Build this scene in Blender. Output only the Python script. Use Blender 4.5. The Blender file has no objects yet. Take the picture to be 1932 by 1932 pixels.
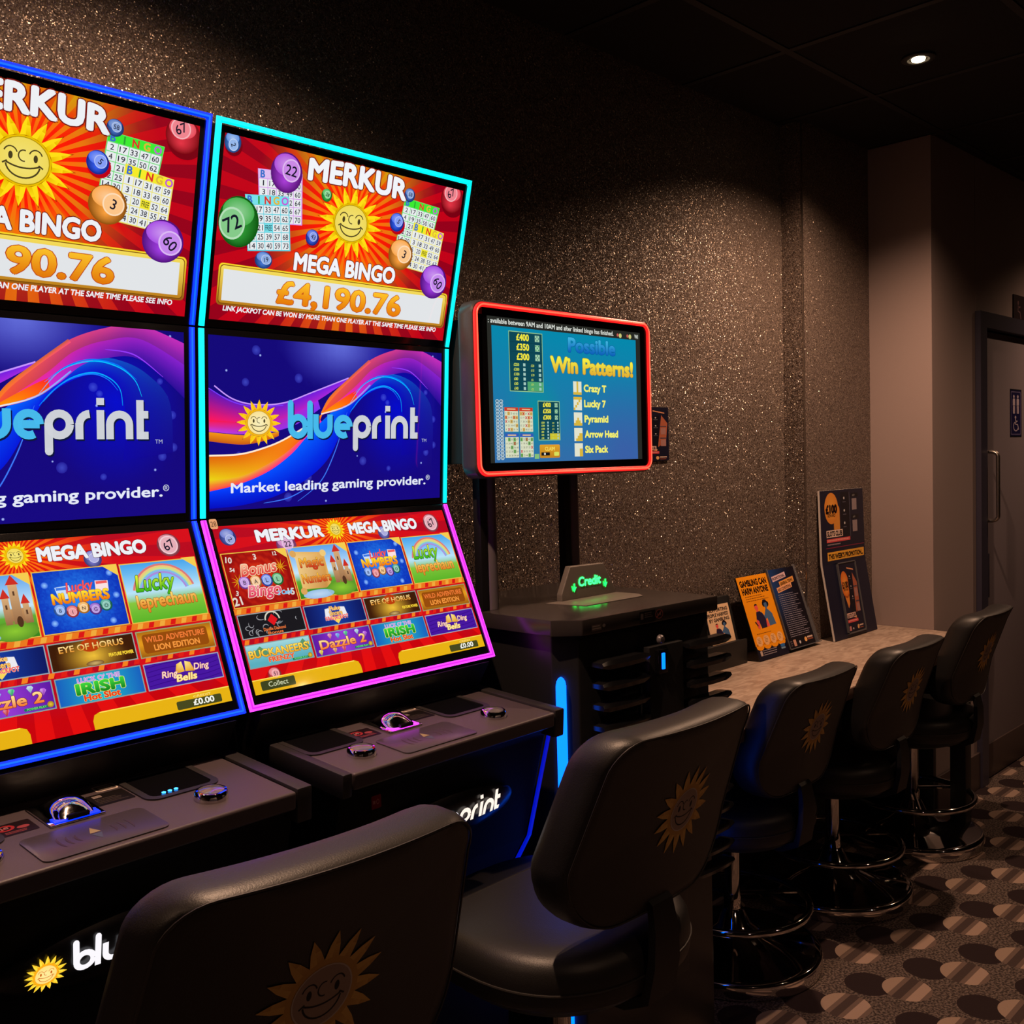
import bpy, bmesh, math, random
from mathutils import Vector, Matrix
random.seed(7)
PI = math.pi
sc = bpy.context.scene
col = sc.collection

# ------------------------------------------------------------------ colours and materials
def lin(c):
    c = c / 255.0
    return c / 12.92 if c <= 0.04045 else ((c + 0.055) / 1.055) ** 2.4
def L3(c): return (lin(c[0]), lin(c[1]), lin(c[2]))
def mix(a, b, t):
    t = max(0.0, min(1.0, t))
    return tuple(a[i] + (b[i] - a[i]) * t for i in range(3))

def new_mat(name):
    m = bpy.data.materials.new(name); m.use_nodes = True
    nt = m.node_tree; b = nt.nodes['Principled BSDF']
    return m, nt, b
def N(nt, t, **kw):
    n = nt.nodes.new(t)
    for k, v in kw.items(): setattr(n, k, v)
    return n
def mat(name, rgb, rough=0.5, metal=0.0, spec=0.5, bump=0.0, bscale=300, var=0.0, coat=0.0):
    m, nt, b = new_mat(name)
    b.inputs['Base Color'].default_value = (*rgb, 1)
    b.inputs['Roughness'].default_value = rough
    b.inputs['Metallic'].default_value = metal
    b.inputs['Specular IOR Level'].default_value = spec
    b.inputs['Coat Weight'].default_value = coat
    tc = N(nt, 'ShaderNodeTexCoord')
    no = N(nt, 'ShaderNodeTexNoise'); no.inputs['Scale'].default_value = bscale; no.inputs['Detail'].default_value = 3
    nt.links.new(tc.outputs['Object'], no.inputs['Vector'])
    mr = N(nt, 'ShaderNodeMapRange')
    mr.inputs['To Min'].default_value = max(0.02, rough - 0.04); mr.inputs['To Max'].default_value = rough + 0.04
    nt.links.new(no.outputs['Fac'], mr.inputs['Value']); nt.links.new(mr.outputs['Result'], b.inputs['Roughness'])
    if bump > 0:
        bu = N(nt, 'ShaderNodeBump'); bu.inputs['Strength'].default_value = bump; bu.inputs['Distance'].default_value = 0.001
        nt.links.new(no.outputs['Fac'], bu.inputs['Height']); nt.links.new(bu.outputs['Normal'], b.inputs['Normal'])
    return m
def emit(name, rgb, strength):
    m, nt, b = new_mat(name)
    b.inputs['Base Color'].default_value = (0.02, 0.02, 0.02, 1)
    b.inputs['Roughness'].default_value = 0.3
    b.inputs['Emission Color'].default_value = (*rgb, 1)
    b.inputs['Emission Strength'].default_value = strength
    return m
def art_mat(name, emissive, rough=0.08, gain=1.0, spec=0.5):
    m, nt, b = new_mat(name)
    at = N(nt, 'ShaderNodeAttribute', attribute_name='Col')
    b.inputs['Roughness'].default_value = rough
    b.inputs['Specular IOR Level'].default_value = spec
    if emissive:
        b.inputs['Base Color'].default_value = (0.004, 0.004, 0.004, 1)
        nt.links.new(at.outputs['Color'], b.inputs['Emission Color'])
        b.inputs['Emission Strength'].default_value = gain
    else:
        nt.links.new(at.outputs['Color'], b.inputs['Base Color'])
    return m

M = {}
M['leather'] = mat('black_leather', (0.013, 0.012, 0.012), 0.44, spec=0.5, bump=0.25, bscale=520)
M['leather_back'] = mat('black_vinyl', (0.005, 0.005, 0.005), 0.6, spec=0.2, bump=0.25, bscale=520)
M['thread'] = mat('seam_cord', (0.02, 0.017, 0.015), 0.5)
M['black_plastic'] = mat('black_plastic', (0.008, 0.008, 0.009), 0.5, spec=0.4, bump=0.15, bscale=900)
M['black_gloss'] = mat('gloss_black', (0.004, 0.004, 0.005), 0.1, spec=0.5)
M['bezel'] = mat('bezel_black', (0.004, 0.004, 0.005), 0.16, spec=0.5)
M['apron'] = mat('matt_black_apron', (0.004, 0.004, 0.005), 0.7, spec=0.12)
M['deck'] = mat('satin_grey_plastic', (0.068, 0.052, 0.060), 0.42, spec=0.5, bump=0.3, bscale=1400)
M['deck_dark'] = mat('dark_satin_plastic', (0.022, 0.020, 0.021), 0.42, spec=0.45, bump=0.2, bscale=1400)
M['panel_in'] = mat('smoked_panel', (0.055, 0.045, 0.05), 0.3, spec=0.5)
M['chrome'] = mat('chrome', (0.72, 0.70, 0.68), 0.06, metal=1.0)
M['chrome_dark'] = mat('dark_chrome', (0.16, 0.145, 0.155), 0.34, metal=0.25)
M['steel'] = mat('brushed_steel', (0.5, 0.46, 0.42), 0.3, metal=1.0)
M['slab'] = mat('terminal_top_laminate', (0.035, 0.030, 0.029), 0.2, spec=0.5, bump=0.1, bscale=900)
M['body'] = mat('terminal_body_black', (0.012, 0.012, 0.013), 0.33, spec=0.5)
M['grey_metal'] = mat('grey_sheet_metal', (0.16, 0.14, 0.125), 0.45, metal=0.0, bump=0.1, bscale=900)
M['frame_paint'] = mat('dark_door_frame_paint', (0.040, 0.037, 0.062), 0.4)
M['door_paint'] = mat('grey_door_laminate', (0.235, 0.20, 0.225), 0.42, bump=0.05, bscale=600)
M['plaster'] = mat('painted_plaster', (0.30, 0.232, 0.222), 0.85, bump=0.3, bscale=420)
M['skirting'] = mat('dark_skirting', (0.06, 0.04, 0.037), 0.5)
M['ceiling'] = mat('black_ceiling_tile', (0.0055, 0.0052, 0.0052), 0.9, bump=0.4, bscale=260)
M['ceil_bar'] = mat('black_ceiling_bar', (0.010, 0.0095, 0.0095), 0.6)
M['dark_room'] = mat('dark_room_wall', (0.15, 0.115, 0.105), 0.8)
M['white_core'] = mat('white_board_edge', (0.75, 0.7, 0.66), 0.7)
M['acrylic_edge'] = mat('clear_acrylic', (0.10, 0.10, 0.11), 0.12)
M['navy_card'] = mat('navy_card', (0.006, 0.007, 0.014), 0.35)
M['fin'] = mat('gloss_black_louvre', (0.008, 0.008, 0.009), 0.16, spec=0.5)
M['mesh_black'] = mat('perforated_black', (0.006, 0.006, 0.007), 0.6)
M['led_cyan'] = emit('cyan_led', (0.0, 0.95, 1.0), 1.2)
M['led_cyan2'] = emit('cyan_led_side', (0.0, 0.60, 1.0), 1.8)
M['led_blue'] = emit('blue_led', (0.0, 0.020, 1.0), 2.4)
M['led_magenta'] = emit('magenta_led', (0.80, 0.040, 1.0), 2.3)
M['core_cyan'] = emit('cyan_core', (0.0, 0.85, 1.0), 1.2)
M['core_blue'] = emit('blue_core', (0.0, 0.075, 1.0), 2.4)
M['core_magenta'] = emit('magenta_core', (0.36, 0.005, 1.0), 2.4)
M['led_red'] = emit('red_led', (1.0, 0.010, 0.010), 1.4)
M['led_red_core'] = emit('red_led_core', (1.0, 0.09, 0.045), 2.2)
M['led_sky'] = emit('sky_blue_led', (0.0, 0.10, 1.0), 4.0)
M['led_deep'] = emit('deep_blue_led', (0.0, 0.01, 1.0), 0.5)
M['led_green'] = emit('green_sign_led', (0.0, 0.85, 0.28), 2.5)
M['led_white'] = emit('backlit_white', (1.0, 0.93, 0.88), 1.1)
M['led_tiny'] = emit('tiny_blue_led', (0.03, 0.3, 1.0), 4.0)
M['lamp_glow'] = emit('warm_lamp', (1.0, 0.72, 0.42), 30.0)
M['screen'] = art_mat('lit_display', True, 0.06, 1.0)
M['screen_tv'] = art_mat('lit_display_matt', True, 0.1, 1.0)
M['print'] = art_mat('printed_card', False, 0.4, spec=0.3)
M['emb'] = art_mat('embroidered_emblem', False, 0.6, spec=0.35)
M['badge_art'] = art_mat('backlit_badge', True, 0.2, 1.15)

# sequinned wallcovering: small flakes, each with a tilt of its own
def glitter():
    m, nt, b = new_mat('glitter_wallcovering')
    l = nt.links.new
    tc = N(nt, 'ShaderNodeTexCoord')
    v1 = N(nt, 'ShaderNodeTexVoronoi'); v1.inputs['Scale'].default_value = 420
    l(tc.outputs['Object'], v1.inputs['Vector'])
    sub = N(nt, 'ShaderNodeVectorMath', operation='SUBTRACT'); sub.inputs[1].default_value = (0.5, 0.5, 0.5)
    l(v1.outputs['Color'], sub.inputs[0])
    scl = N(nt, 'ShaderNodeVectorMath', operation='SCALE'); scl.inputs['Scale'].default_value = 1.1
    l(sub.outputs[0], scl.inputs[0])
    ge = N(nt, 'ShaderNodeNewGeometry')
    add = N(nt, 'ShaderNodeVectorMath', operation='ADD'); l(ge.outputs['Normal'], add.inputs[0]); l(scl.outputs[0], add.inputs[1])
    nm = N(nt, 'ShaderNodeVectorMath', operation='NORMALIZE'); l(add.outputs[0], nm.inputs[0])
    l(nm.outputs[0], b.inputs['Normal'])
    wn = N(nt, 'ShaderNodeTexWhiteNoise'); l(v1.outputs['Color'], wn.inputs['Vector'])
    cr = N(nt, 'ShaderNodeValToRGB')
    e = cr.color_ramp.elements
    e[0].position = 0.0; e[0].color = (0.085, 0.066, 0.060, 1)
    e[1].position = 1.0; e[1].color = (0.55, 0.45, 0.36, 1)
    x = e.new(0.60); x.color = (0.145, 0.112, 0.098, 1)
    y = e.new(0.93); y.color = (0.30, 0.24, 0.19, 1)
    l(wn.outputs['Value'], cr.inputs['Fac']); l(cr.outputs['Color'], b.inputs['Base Color'])
    b.inputs['Roughness'].default_value = 0.34
    m2 = N(nt, 'ShaderNodeMath', operation='GREATER_THAN'); m2.inputs[1].default_value = 0.74
    l(wn.outputs['Value'], m2.inputs[0])
    m3 = N(nt, 'ShaderNodeMath', operation='MULTIPLY'); m3.inputs[1].default_value = 0.7
    l(m2.outputs[0], m3.inputs[0]); l(m3.outputs[0], b.inputs['Metallic'])
    return m
M['glitter'] = glitter()

# carpet: heathered pile with pairs of a plain dark disc and a striped disc
def carpet():
    m, nt, b = new_mat('patterned_carpet')
    l = nt.links.new
    ge = N(nt, 'ShaderNodeNewGeometry')
    sx = N(nt, 'ShaderNodeSeparateXYZ'); l(ge.outputs['Position'], sx.inputs[0])
    X, Y = sx.outputs[0], sx.outputs[1]
    def mth(op, a, c=None, cl=False):
        n = N(nt, 'ShaderNodeMath', operation=op); n.use_clamp = cl
        for i, v in enumerate((a, c)):
            if v is None: continue
            if isinstance(v, (int, float)): n.inputs[i].default_value = v
            else: l(v, n.inputs[i])
        return n.outputs[0]
    v1 = (0.193, -0.085); v2 = (0.105, 0.195)
    det = v1[0] * v2[1] - v1[1] * v2[0]
    def disc(ox, oy, r):
        x = mth('SUBTRACT', X, ox); y = mth('SUBTRACT', Y, oy)
        a = mth('ADD', mth('MULTIPLY', x, v2[1] / det), mth('MULTIPLY', y, -v2[0] / det))
        c = mth('ADD', mth('MULTIPLY', x, -v1[1] / det), mth('MULTIPLY', y, v1[0] / det))
        fa = mth('SUBTRACT', a, mth('ROUND', a)); fc = mth('SUBTRACT', c, mth('ROUND', c))
        lx = mth('ADD', mth('MULTIPLY', fa, v1[0]), mth('MULTIPLY', fc, v2[0]))
        ly = mth('ADD', mth('MULTIPLY', fa, v1[1]), mth('MULTIPLY', fc, v2[1]))
        d = mth('SQRT', mth('ADD', mth('MULTIPLY', lx, lx), mth('MULTIPLY', ly, ly)))
        return mth('LESS_THAN', d, r), ly
    sm, sy = disc(2.708, 1.183, 0.066)
    dm, dy = disc(2.662, 1.275, 0.064)
    tc = N(nt, 'ShaderNodeTexCoord')
    no = N(nt, 'ShaderNodeTexNoise'); no.inputs['Scale'].default_value = 150; no.inputs['Detail'].default_value = 2
    l(ge.outputs['Position'], no.inputs['Vector'])
    r1 = N(nt, 'ShaderNodeValToRGB'); e = r1.color_ramp.elements
    e[0].position = 0.42; e[0].color = (0.035, 0.026, 0.024, 1); e[1].position = 0.60; e[1].color = (0.140, 0.105, 0.090, 1)
    l(no.outputs['Fac'], r1.inputs['Fac'])
    st = N(nt, 'ShaderNodeMapRange'); st.inputs['From Min'].default_value = -0.068; st.inputs['From Max'].default_value = 0.068
    l(sy, st.inputs['Value'])
    r2 = N(nt, 'ShaderNodeValToRGB'); r2.color_ramp.interpolation = 'CONSTANT'; e = r2.color_ramp.elements
    e[0].position = 0.0; e[0].color = (0.13, 0.09, 0.075, 1); e[1].position = 0.12; e[1].color = (0.31, 0.22, 0.175, 1)
    for p, c in ((0.34, (0.13, 0.09, 0.075, 1)), (0.44, (0.055, 0.038, 0.035, 1)), (0.62, (0.13, 0.09, 0.075, 1)), (0.72, (0.28, 0.20, 0.155, 1))):
        q = e.new(p); q.color = c
    l(st.outputs[0], r2.inputs['Fac'])
    mA = N(nt, 'ShaderNodeMix', data_type='RGBA'); l(dm, mA.inputs['Factor']); l(r1.outputs['Color'], mA.inputs[6])
    mA.inputs[7].default_value = (0.022, 0.014, 0.015, 1)
    mB = N(nt, 'ShaderNodeMix', data_type='RGBA'); l(sm, mB.inputs['Factor']); l(mA.outputs[2], mB.inputs[6]); l(r2.outputs['Color'], mB.inputs[7])
    l(mB.outputs[2], b.inputs['Base Color'])
    b.inputs['Roughness'].default_value = 0.95; b.inputs['Specular IOR Level'].default_value = 0.1
    bu = N(nt, 'ShaderNodeBump'); bu.inputs['Strength'].default_value = 0.5; bu.inputs['Distance'].default_value = 0.003
    l(no.outputs['Fac'], bu.inputs['Height']); l(bu.outputs['Normal'], b.inputs['Normal'])
    return m
M['carpet'] = carpet()

def stone():
    m, nt, b = new_mat('brown_stone_laminate'); l = nt.links.new
    tc = N(nt, 'ShaderNodeTexCoord')
    mp = N(nt, 'ShaderNodeMapping'); mp.inputs['Scale'].default_value = (5, 14, 5); mp.inputs['Rotation'].default_value = (0, 0, 0.4)
    l(tc.outputs['Object'], mp.inputs['Vector'])
    no = N(nt, 'ShaderNodeTexNoise'); no.inputs['Scale'].default_value = 2.2; no.inputs['Detail'].default_value = 8; no.inputs['Distortion'].default_value = 1.6
    l(mp.outputs[0], no.inputs['Vector'])
    cr = N(nt, 'ShaderNodeValToRGB'); e = cr.color_ramp.elements
    e[0].position = 0.35; e[0].color = (0.30, 0.215, 0.165, 1); e[1].position = 0.66; e[1].color = (0.50, 0.39, 0.31, 1)
    l(no.outputs['Fac'], cr.inputs['Fac']); l(cr.outputs['Color'], b.inputs['Base Color'])
    b.inputs['Roughness'].default_value = 0.42
    return m
M['stone'] = stone()
M['fascia'] = mat('brown_counter_edge', (0.10, 0.06, 0.045), 0.5)

# ------------------------------------------------------------------ mesh helpers
class MB:
    def __init__(s): s.bm = bmesh.new()
    def _merge(s, tmp):
        me = bpy.data.meshes.new('t'); tmp.to_mesh(me); tmp.free()
        s.bm.from_mesh(me); bpy.data.meshes.remove(me); return s
    def prism(s, pts, axis, a0, a1, bev=0.0, seg=2):
        t = bmesh.new()
        def P(p, a):
            if axis == 'x': return (a, p[0], p[1])
            if axis == 'y': return (p[0], a, p[1])
            return (p[0], p[1], a)
        v0 = [t.verts.new(P(p, a0)) for p in pts]; v1 = [t.verts.new(P(p, a1)) for p in pts]
        n = len(pts)
        t.faces.new(v0); t.faces.new(v1[::-1])
        for i in range(n): t.faces.new((v0[i], v1[i], v1[(i + 1) % n], v0[(i + 1) % n]))
        bmesh.ops.recalc_face_normals(t, faces=t.faces)
        if bev > 0: bmesh.ops.bevel(t, geom=list(t.edges), offset=bev, segments=seg, profile=0.6, affect='EDGES', clamp_overlap=True)
        return s._merge(t)
    def box(s, x0, x1, y0, y1, z0, z1, bev=0.0, seg=2):
        return s.prism([(x0, y0), (x1, y0), (x1, y1), (x0, y1)], 'z', z0, z1, bev, seg)
    def lathe(s, prof, c=(0, 0, 0), seg=48, capb=True, capt=True):
        t = bmesh.new(); rings = []
        for r, z in prof:
            rings.append([t.verts.new((c[0] + r * math.cos(2 * PI * i / seg), c[1] + r * math.sin(2 * PI * i / seg), c[2] + z)) for i in range(seg)])
        for a, b_ in zip(rings, rings[1:]):
            for i in range(seg): t.faces.new((a[i], a[(i + 1) % seg], b_[(i + 1) % seg], b_[i]))
        if capb: t.faces.new(rings[0][::-1])
        if capt: t.faces.new(rings[-1])
        bmesh.ops.recalc_face_normals(t, faces=t.faces)
        return s._merge(t)
    def tube(s, pts, r, seg=10, closed=False):
        t = bmesh.new(); P = [Vector(p) for p in pts]; n = len(P); rings = []
        prev = None
        for i in range(n):
            if closed: d = P[(i + 1) % n] - P[i - 1]
            else: d = P[min(i + 1, n - 1)] - P[max(i - 1, 0)]
            d.normalize()
            if prev is None:
                u = d.orthogonal().normalized()
            else:
                u = (prev - d * prev.dot(d))
                u = u.normalized() if u.length > 1e-6 else d.orthogonal().normalized()
            prev = u; w = d.cross(u)
            rings.append([t.verts.new(P[i] + u * (r * math.cos(2 * PI * k / seg)) + w * (r * math.sin(2 * PI * k / seg))) for k in range(seg)])
        m = n if closed else n - 1
        for i in range(m):
            a, b_ = rings[i], rings[(i + 1) % n]
            for k in range(seg): t.faces.new((a[k], a[(k + 1) % seg], b_[(k + 1) % seg], b_[k]))
        if not closed: t.faces.new(rings[0][::-1]); t.faces.new(rings[-1])
        bmesh.ops.recalc_face_normals(t, faces=t.faces)
        return s._merge(t)
    def loft(s, rings, capa=True, capb=True):
        t = bmesh.new(); R = [[t.verts.new(p) for p in r] for r in rings]; n = len(R[0])
        for a, b_ in zip(R, R[1:]):
            for i in range(n): t.faces.new((a[i], a[(i + 1) % n], b_[(i + 1) % n], b_[i]))
        if capa: t.faces.new(R[0][::-1])
        if capb: t.faces.new(R[-1])
        bmesh.ops.recalc_face_normals(t, faces=t.faces)
        return s._merge(t)
    def build(s, name, m, parent=None, loc=(0, 0, 0), rot=(0, 0, 0), smooth=True, angle=38):
        me = bpy.data.meshes.new(name); s.bm.to_mesh(me); s.bm.free()
        o = bpy.data.objects.new(name, me); col.objects.link(o)
        me.materials.append(m)
        if smooth:
            for p in me.polygons: p.use_smooth = True
            try: me.set_sharp_from_angle(angle=math.radians(angle))
            except Exception: pass
        if parent: o.parent = parent
        o.location = loc; o.rotation_euler = rot
        return o

def tag(o, label=None, cat=None, group=None, kind=None):
    if label: o['label'] = label
    if cat: o['category'] = cat
    if group: o['group'] = group
    if kind: o['kind'] = kind
    return o
def empty(name, loc, rz=0, label=None, cat=None, group=None):
    o = bpy.data.objects.new(name, None); col.objects.link(o)
    o.empty_display_size = 0.05; o.location = loc; o.rotation_euler = (0, 0, rz)
    return tag(o, label, cat, group)
def children(o): return [c for c in bpy.data.objects if c.parent == o]
def copy_tree(o, parent=None):
    c = o.copy(); col.objects.link(c); c.parent = parent
    for ch in children(o): copy_tree(ch, c)
    return c
def rrect(x0, x1, y0, y1, r, n=5):
    out = []
    for cx, cy, a in ((x1 - r, y1 - r, 0), (x0 + r, y1 - r, 90), (x0 + r, y0 + r, 180), (x1 - r, y0 + r, 270)):
        for i in range(n + 1):
            t = math.radians(a + 90 * i / n); out.append((cx + r * math.cos(t), cy + r * math.sin(t)))
    return out

# ------------------------------------------------------------------ flat artwork: one mesh with a colour per corner
TXT = {}
def text_mesh(s, bold):
    k = (s, round(bold, 4))
    if k in TXT: return TXT[k]
    cu = bpy.data.curves.new('tt', 'FONT'); cu.body = s; cu.size = 1.0; cu.offset = bold; cu.resolution_u = 3
    cu.fill_mode = 'BOTH' if False else cu.fill_mode
    ob = bpy.data.objects.new('tt', cu)
    me = bpy.data.meshes.new_from_object(ob)
    vs = [(v.co.x, v.co.y) for v in me.vertices]; fs = [tuple(p.vertices) for p in me.polygons]
    bpy.data.meshes.remove(me); bpy.data.objects.remove(ob); bpy.data.curves.remove(cu)
    TXT[k] = (vs, fs); return TXT[k]
_c = text_mesh('H', 0.0); CAP = max(v[1] for v in _c[0]) - min(v[1] for v in _c[0])

class Art:
    """artwork in units (W wide, H high, y down); layer n lies n*step in front"""
    def __init__(s, W, H, width, height, step=0.00004):
        s.W, s.H, s.w, s.h, s.step = W, H, width, height, step
        s.v = []; s.f = []; s.c = []; s.clip = True
    def poly(s, pts, cols, layer=1, clip=None):
        if not isinstance(cols[0], (tuple, list)): cols = [cols] * len(pts)
        P = [(p[0], p[1], *c) for p, c in zip(pts, cols)]
        if (s.clip if clip is None else clip):
            for ax, lim, sg in ((0, 0, 1), (0, s.W, -1), (1, 0, 1), (1, s.H, -1)):
                if all(sg * (p[ax] - lim) >= 0 for p in P): continue
                out = []
                for i in range(len(P)):
                    a, b = P[i - 1], P[i]
                    ia = sg * (a[ax] - lim) >= 0; ib = sg * (b[ax] - lim) >= 0
                    if ia != ib:
                        t = (lim - a[ax]) / (b[ax] - a[ax])
                        out.append(tuple(a[k] + (b[k] - a[k]) * t for k in range(5)))
                    if ib: out.append(b)
                P = out
                if len(P) < 3: return
        i0 = len(s.v)
        for p in P: s.v.append((p[0], p[1], layer)); s.c.append(p[2:5])
        s.f.append(tuple(range(i0, i0 + len(P))))
    def rect(s, x0, y0, x1, y1, c, layer=1, c2=None):
        c2 = c2 or c
        s.poly([(x0, y0), (x1, y0), (x1, y1), (x0, y1)], [c, c, c2, c2], layer)
    def grid(s, x0, y0, x1, y1, nx, ny, fn, layer=0):
        for i in range(nx):
            for j in range(ny):
                q = [(x0 + (x1 - x0) * a / nx, y0 + (y1 - y0) * b / ny) for a, b in ((i, j), (i + 1, j), (i + 1, j + 1), (i, j + 1))]
                s.poly(q, [fn(*p) for p in q], layer)
    def disc(s, x, y, r, cin, cout=None, layer=1, ry=None, n=28, off=(0, 0), rot=0):
        cout = cout or cin; ry = ry or r
        ca, sa = math.cos(rot), math.sin(rot)
        pts = []
        for i in range(n):
            a, b = r * math.cos(2 * PI * i / n), ry * math.sin(2 * PI * i / n); pts.append((x + a * ca - b * sa, y + a * sa + b * ca))
        if cin == cout and off == (0, 0): s.poly(pts, cin, layer); return
        for i in range(n): s.poly([(x + off[0], y + off[1]), pts[i], pts[(i + 1) % n]], [cin, cout, cout], layer)
    def ring(s, x, y, r0, r1, c, layer=1, n=28, a0=0, a1=2 * PI):
        for i in range(n):
            t0 = a0 + (a1 - a0) * i / n; t1 = a0 + (a1 - a0) * (i + 1) / n
            s.poly([(x + r0 * math.cos(t0), y + r0 * math.sin(t0)), (x + r1 * math.cos(t0), y + r1 * math.sin(t0)), (x + r1 * math.cos(t1), y + r1 * math.sin(t1)), (x + r0 * math.cos(t1), y + r0 * math.sin(t1))], c, layer)
    def rr(s, x0, y0, x1, y1, r, c, layer=1, c2=None):
        pts = rrect(x0, x1, y0, y1, r); c2 = c2 or c
        s.poly(pts, [mix(c, c2, (p[1] - y0) / (y1 - y0)) for p in pts], layer)
    def stroke(s, pts, w, c, layer=1, closed=False, c2=None, taper=False):
        n = len(pts); out = []
        for i in range(n):
            if closed: a, b = pts[i - 1], pts[(i + 1) % n]
            else: a, b = pts[max(i - 1, 0)], pts[min(i + 1, n - 1)]
            dx, dy = b[0] - a[0], b[1] - a[1]; d = math.hypot(dx, dy) or 1
            ww = w / 2 * (math.sin(PI * (0.08 + 0.84 * i / (n - 1))) if taper else 1)
            out.append((-dy / d * ww, dx / d * ww))
        m = n if closed else n - 1
        for i in range(m):
            j = (i + 1) % n; p, q, o, r = pts[i], pts[j], out[i], out[j]
            ca = mix(c, c2, i / m) if c2 else c; cb = mix(c, c2, (i + 1) / m) if c2 else c
            s.poly([(p[0] + o[0], p[1] + o[1]), (q[0] + r[0], q[1] + r[1]), (q[0] - r[0], q[1] - r[1]), (p[0] - o[0], p[1] - o[1])], [ca, cb, cb, ca], layer)
    def ribbon(s, A, B, ca, cb, layer=1, n=40, ca2=None, cb2=None, sub=1):
        A = cat(A, n); B = cat(B, n); ca2 = ca2 or ca; cb2 = cb2 or cb
        for i in range(n):
            t0, t1 = i / n, (i + 1) / n
            for k in range(sub):
                k0, k1 = k / sub, (k + 1) / sub
                def pt(i_, kk): return (A[i_][0] + (B[i_][0] - A[i_][0]) * kk, A[i_][1] + (B[i_][1] - A[i_][1]) * kk)
                def cc(t, kk): return mix(mix(ca, ca2, t), mix(cb, cb2, t), kk)
                s.poly([pt(i, k0), pt(i + 1, k0), pt(i + 1, k1), pt(i, k1)], [cc(t0, k0), cc(t1, k0), cc(t1, k1), cc(t0, k1)], layer)
    def text(s, t, x, y, h, c, layer=5, bold=0.0, width=None, c2=None, shear=0.0, rot=0.0, anchor='l', out=None, ow=0.03, warp=None, sy=1.0):
        if out is not None:
            s.text(t, x, y, h, out, layer - 1, bold + ow, width, None, shear, rot, anchor, None, 0, warp, sy)
        off = 0.0
        vs, fs = text_mesh(t, off)
        if not fs: return
        ex = bold - off
        if ex > .004:
            n0 = len(vs); V2 = []; F2 = []
            for i in range(8):
                a = i * PI / 4; V2 += [(p[0] + ex * math.cos(a), p[1] + ex * math.sin(a)) for p in vs]; F2 += [tuple(j + n0 * i for j in f) for f in fs]
            vs, fs = V2, F2
        v0, _f = text_mesh(t, 0.0)
        mx0 = min(v[0] for v in v0); mx1 = max(v[0] for v in v0)
        k = h / CAP; kx = k if width is None else width / (mx1 - mx0)
        W = (mx1 - mx0) * kx
        ox = {'l': 0, 'c': -W / 2, 'r': -W}[anchor]
        ca, sa = math.cos(rot), math.sin(rot); i0 = len(s.v)
        for vx, vy in vs:
            lx = (vx - mx0) * kx + ox; ly = -vy * k * sy
            if warp: lx, ly = warp(lx, ly)
            lx -= ly * shear
            s.v.append((x + lx * ca - ly * sa, y + lx * sa + ly * ca, layer))
            s.c.append(mix(c, c2, 1 - vy * k / h) if c2 else tuple(c))
        for f in fs: s.f.append(tuple(i0 + i for i in f))
    def lines(s, x0, y0, x1, n, dy, h, c, layer=5, ragged=True):
        for i in range(n):
            xe = x1 - (random.random() * 0.35 * (x1 - x0) if ragged else 0); x = x0
            while x < xe:
                w = random.uniform(0.04, 0.10) * (x1 - x0)
                s.rect(x, y0 + i * dy, min(x + w, xe), y0 + i * dy + h, c, layer); x += w + 0.015 * (x1 - x0)
    def build(s, name, m, parent=None, loc=(0, 0, 0), rot=(0, 0, 0), fn=None):
        kx, ky = s.w / s.W, s.h / s.H
        V = []
        for x, y, la in s.v:
            X, Z, D = x * kx, -y * ky, la * s.step
            V.append(fn(X, Z, D) if fn else (X, -D, Z))
        me = bpy.data.meshes.new(name); me.from_pydata(V, [], s.f); me.update()
        # face the viewer (-Y)
        if not fn:
            bm = bmesh.new(); bm.from_mesh(me)
            fl = [f for f in bm.faces if f.normal.y > 0]
            bmesh.ops.reverse_faces(bm, faces=fl); bm.to_mesh(me); bm.free()
        ca = me.color_attributes.new('Col', 'FLOAT_COLOR', 'POINT')
        for i, c in enumerate(s.c): ca.data[i].color = (lin(c[0]), lin(c[1]), lin(c[2]), 1)
        me.materials.append(m)
        o = bpy.data.objects.new(name, me); col.objects.link(o)
        if parent: o.parent = parent
        o.location = loc; o.rotation_euler = rot
        return o

def cat(P, n):
    """Catmull-Rom through P, n+1 samples"""
    out = []; m = len(P) - 1
    for i in range(n + 1):
        t = i / n * m; k = min(int(t), m - 1); u = t - k
        p0, p1, p2, p3 = P[max(k - 1, 0)], P[k], P[k + 1], P[min(k + 2, m)]
        out.append(tuple(0.5 * ((2 * p1[a]) + (-p0[a] + p2[a]) * u + (2 * p0[a] - 5 * p1[a] + 4 * p2[a] - p3[a]) * u * u + (-p0[a] + 3 * p1[a] - 3 * p2[a] + p3[a]) * u ** 3) for a in (0, 1)))
    return out
def arcp(x, y, rx, ry, a0, a1, n=12):
    return [(x + rx * math.cos(math.radians(a0 + (a1 - a0) * i / n)), y + ry * math.sin(math.radians(a0 + (a1 - a0) * i / n))) for i in range(n + 1)]

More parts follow.
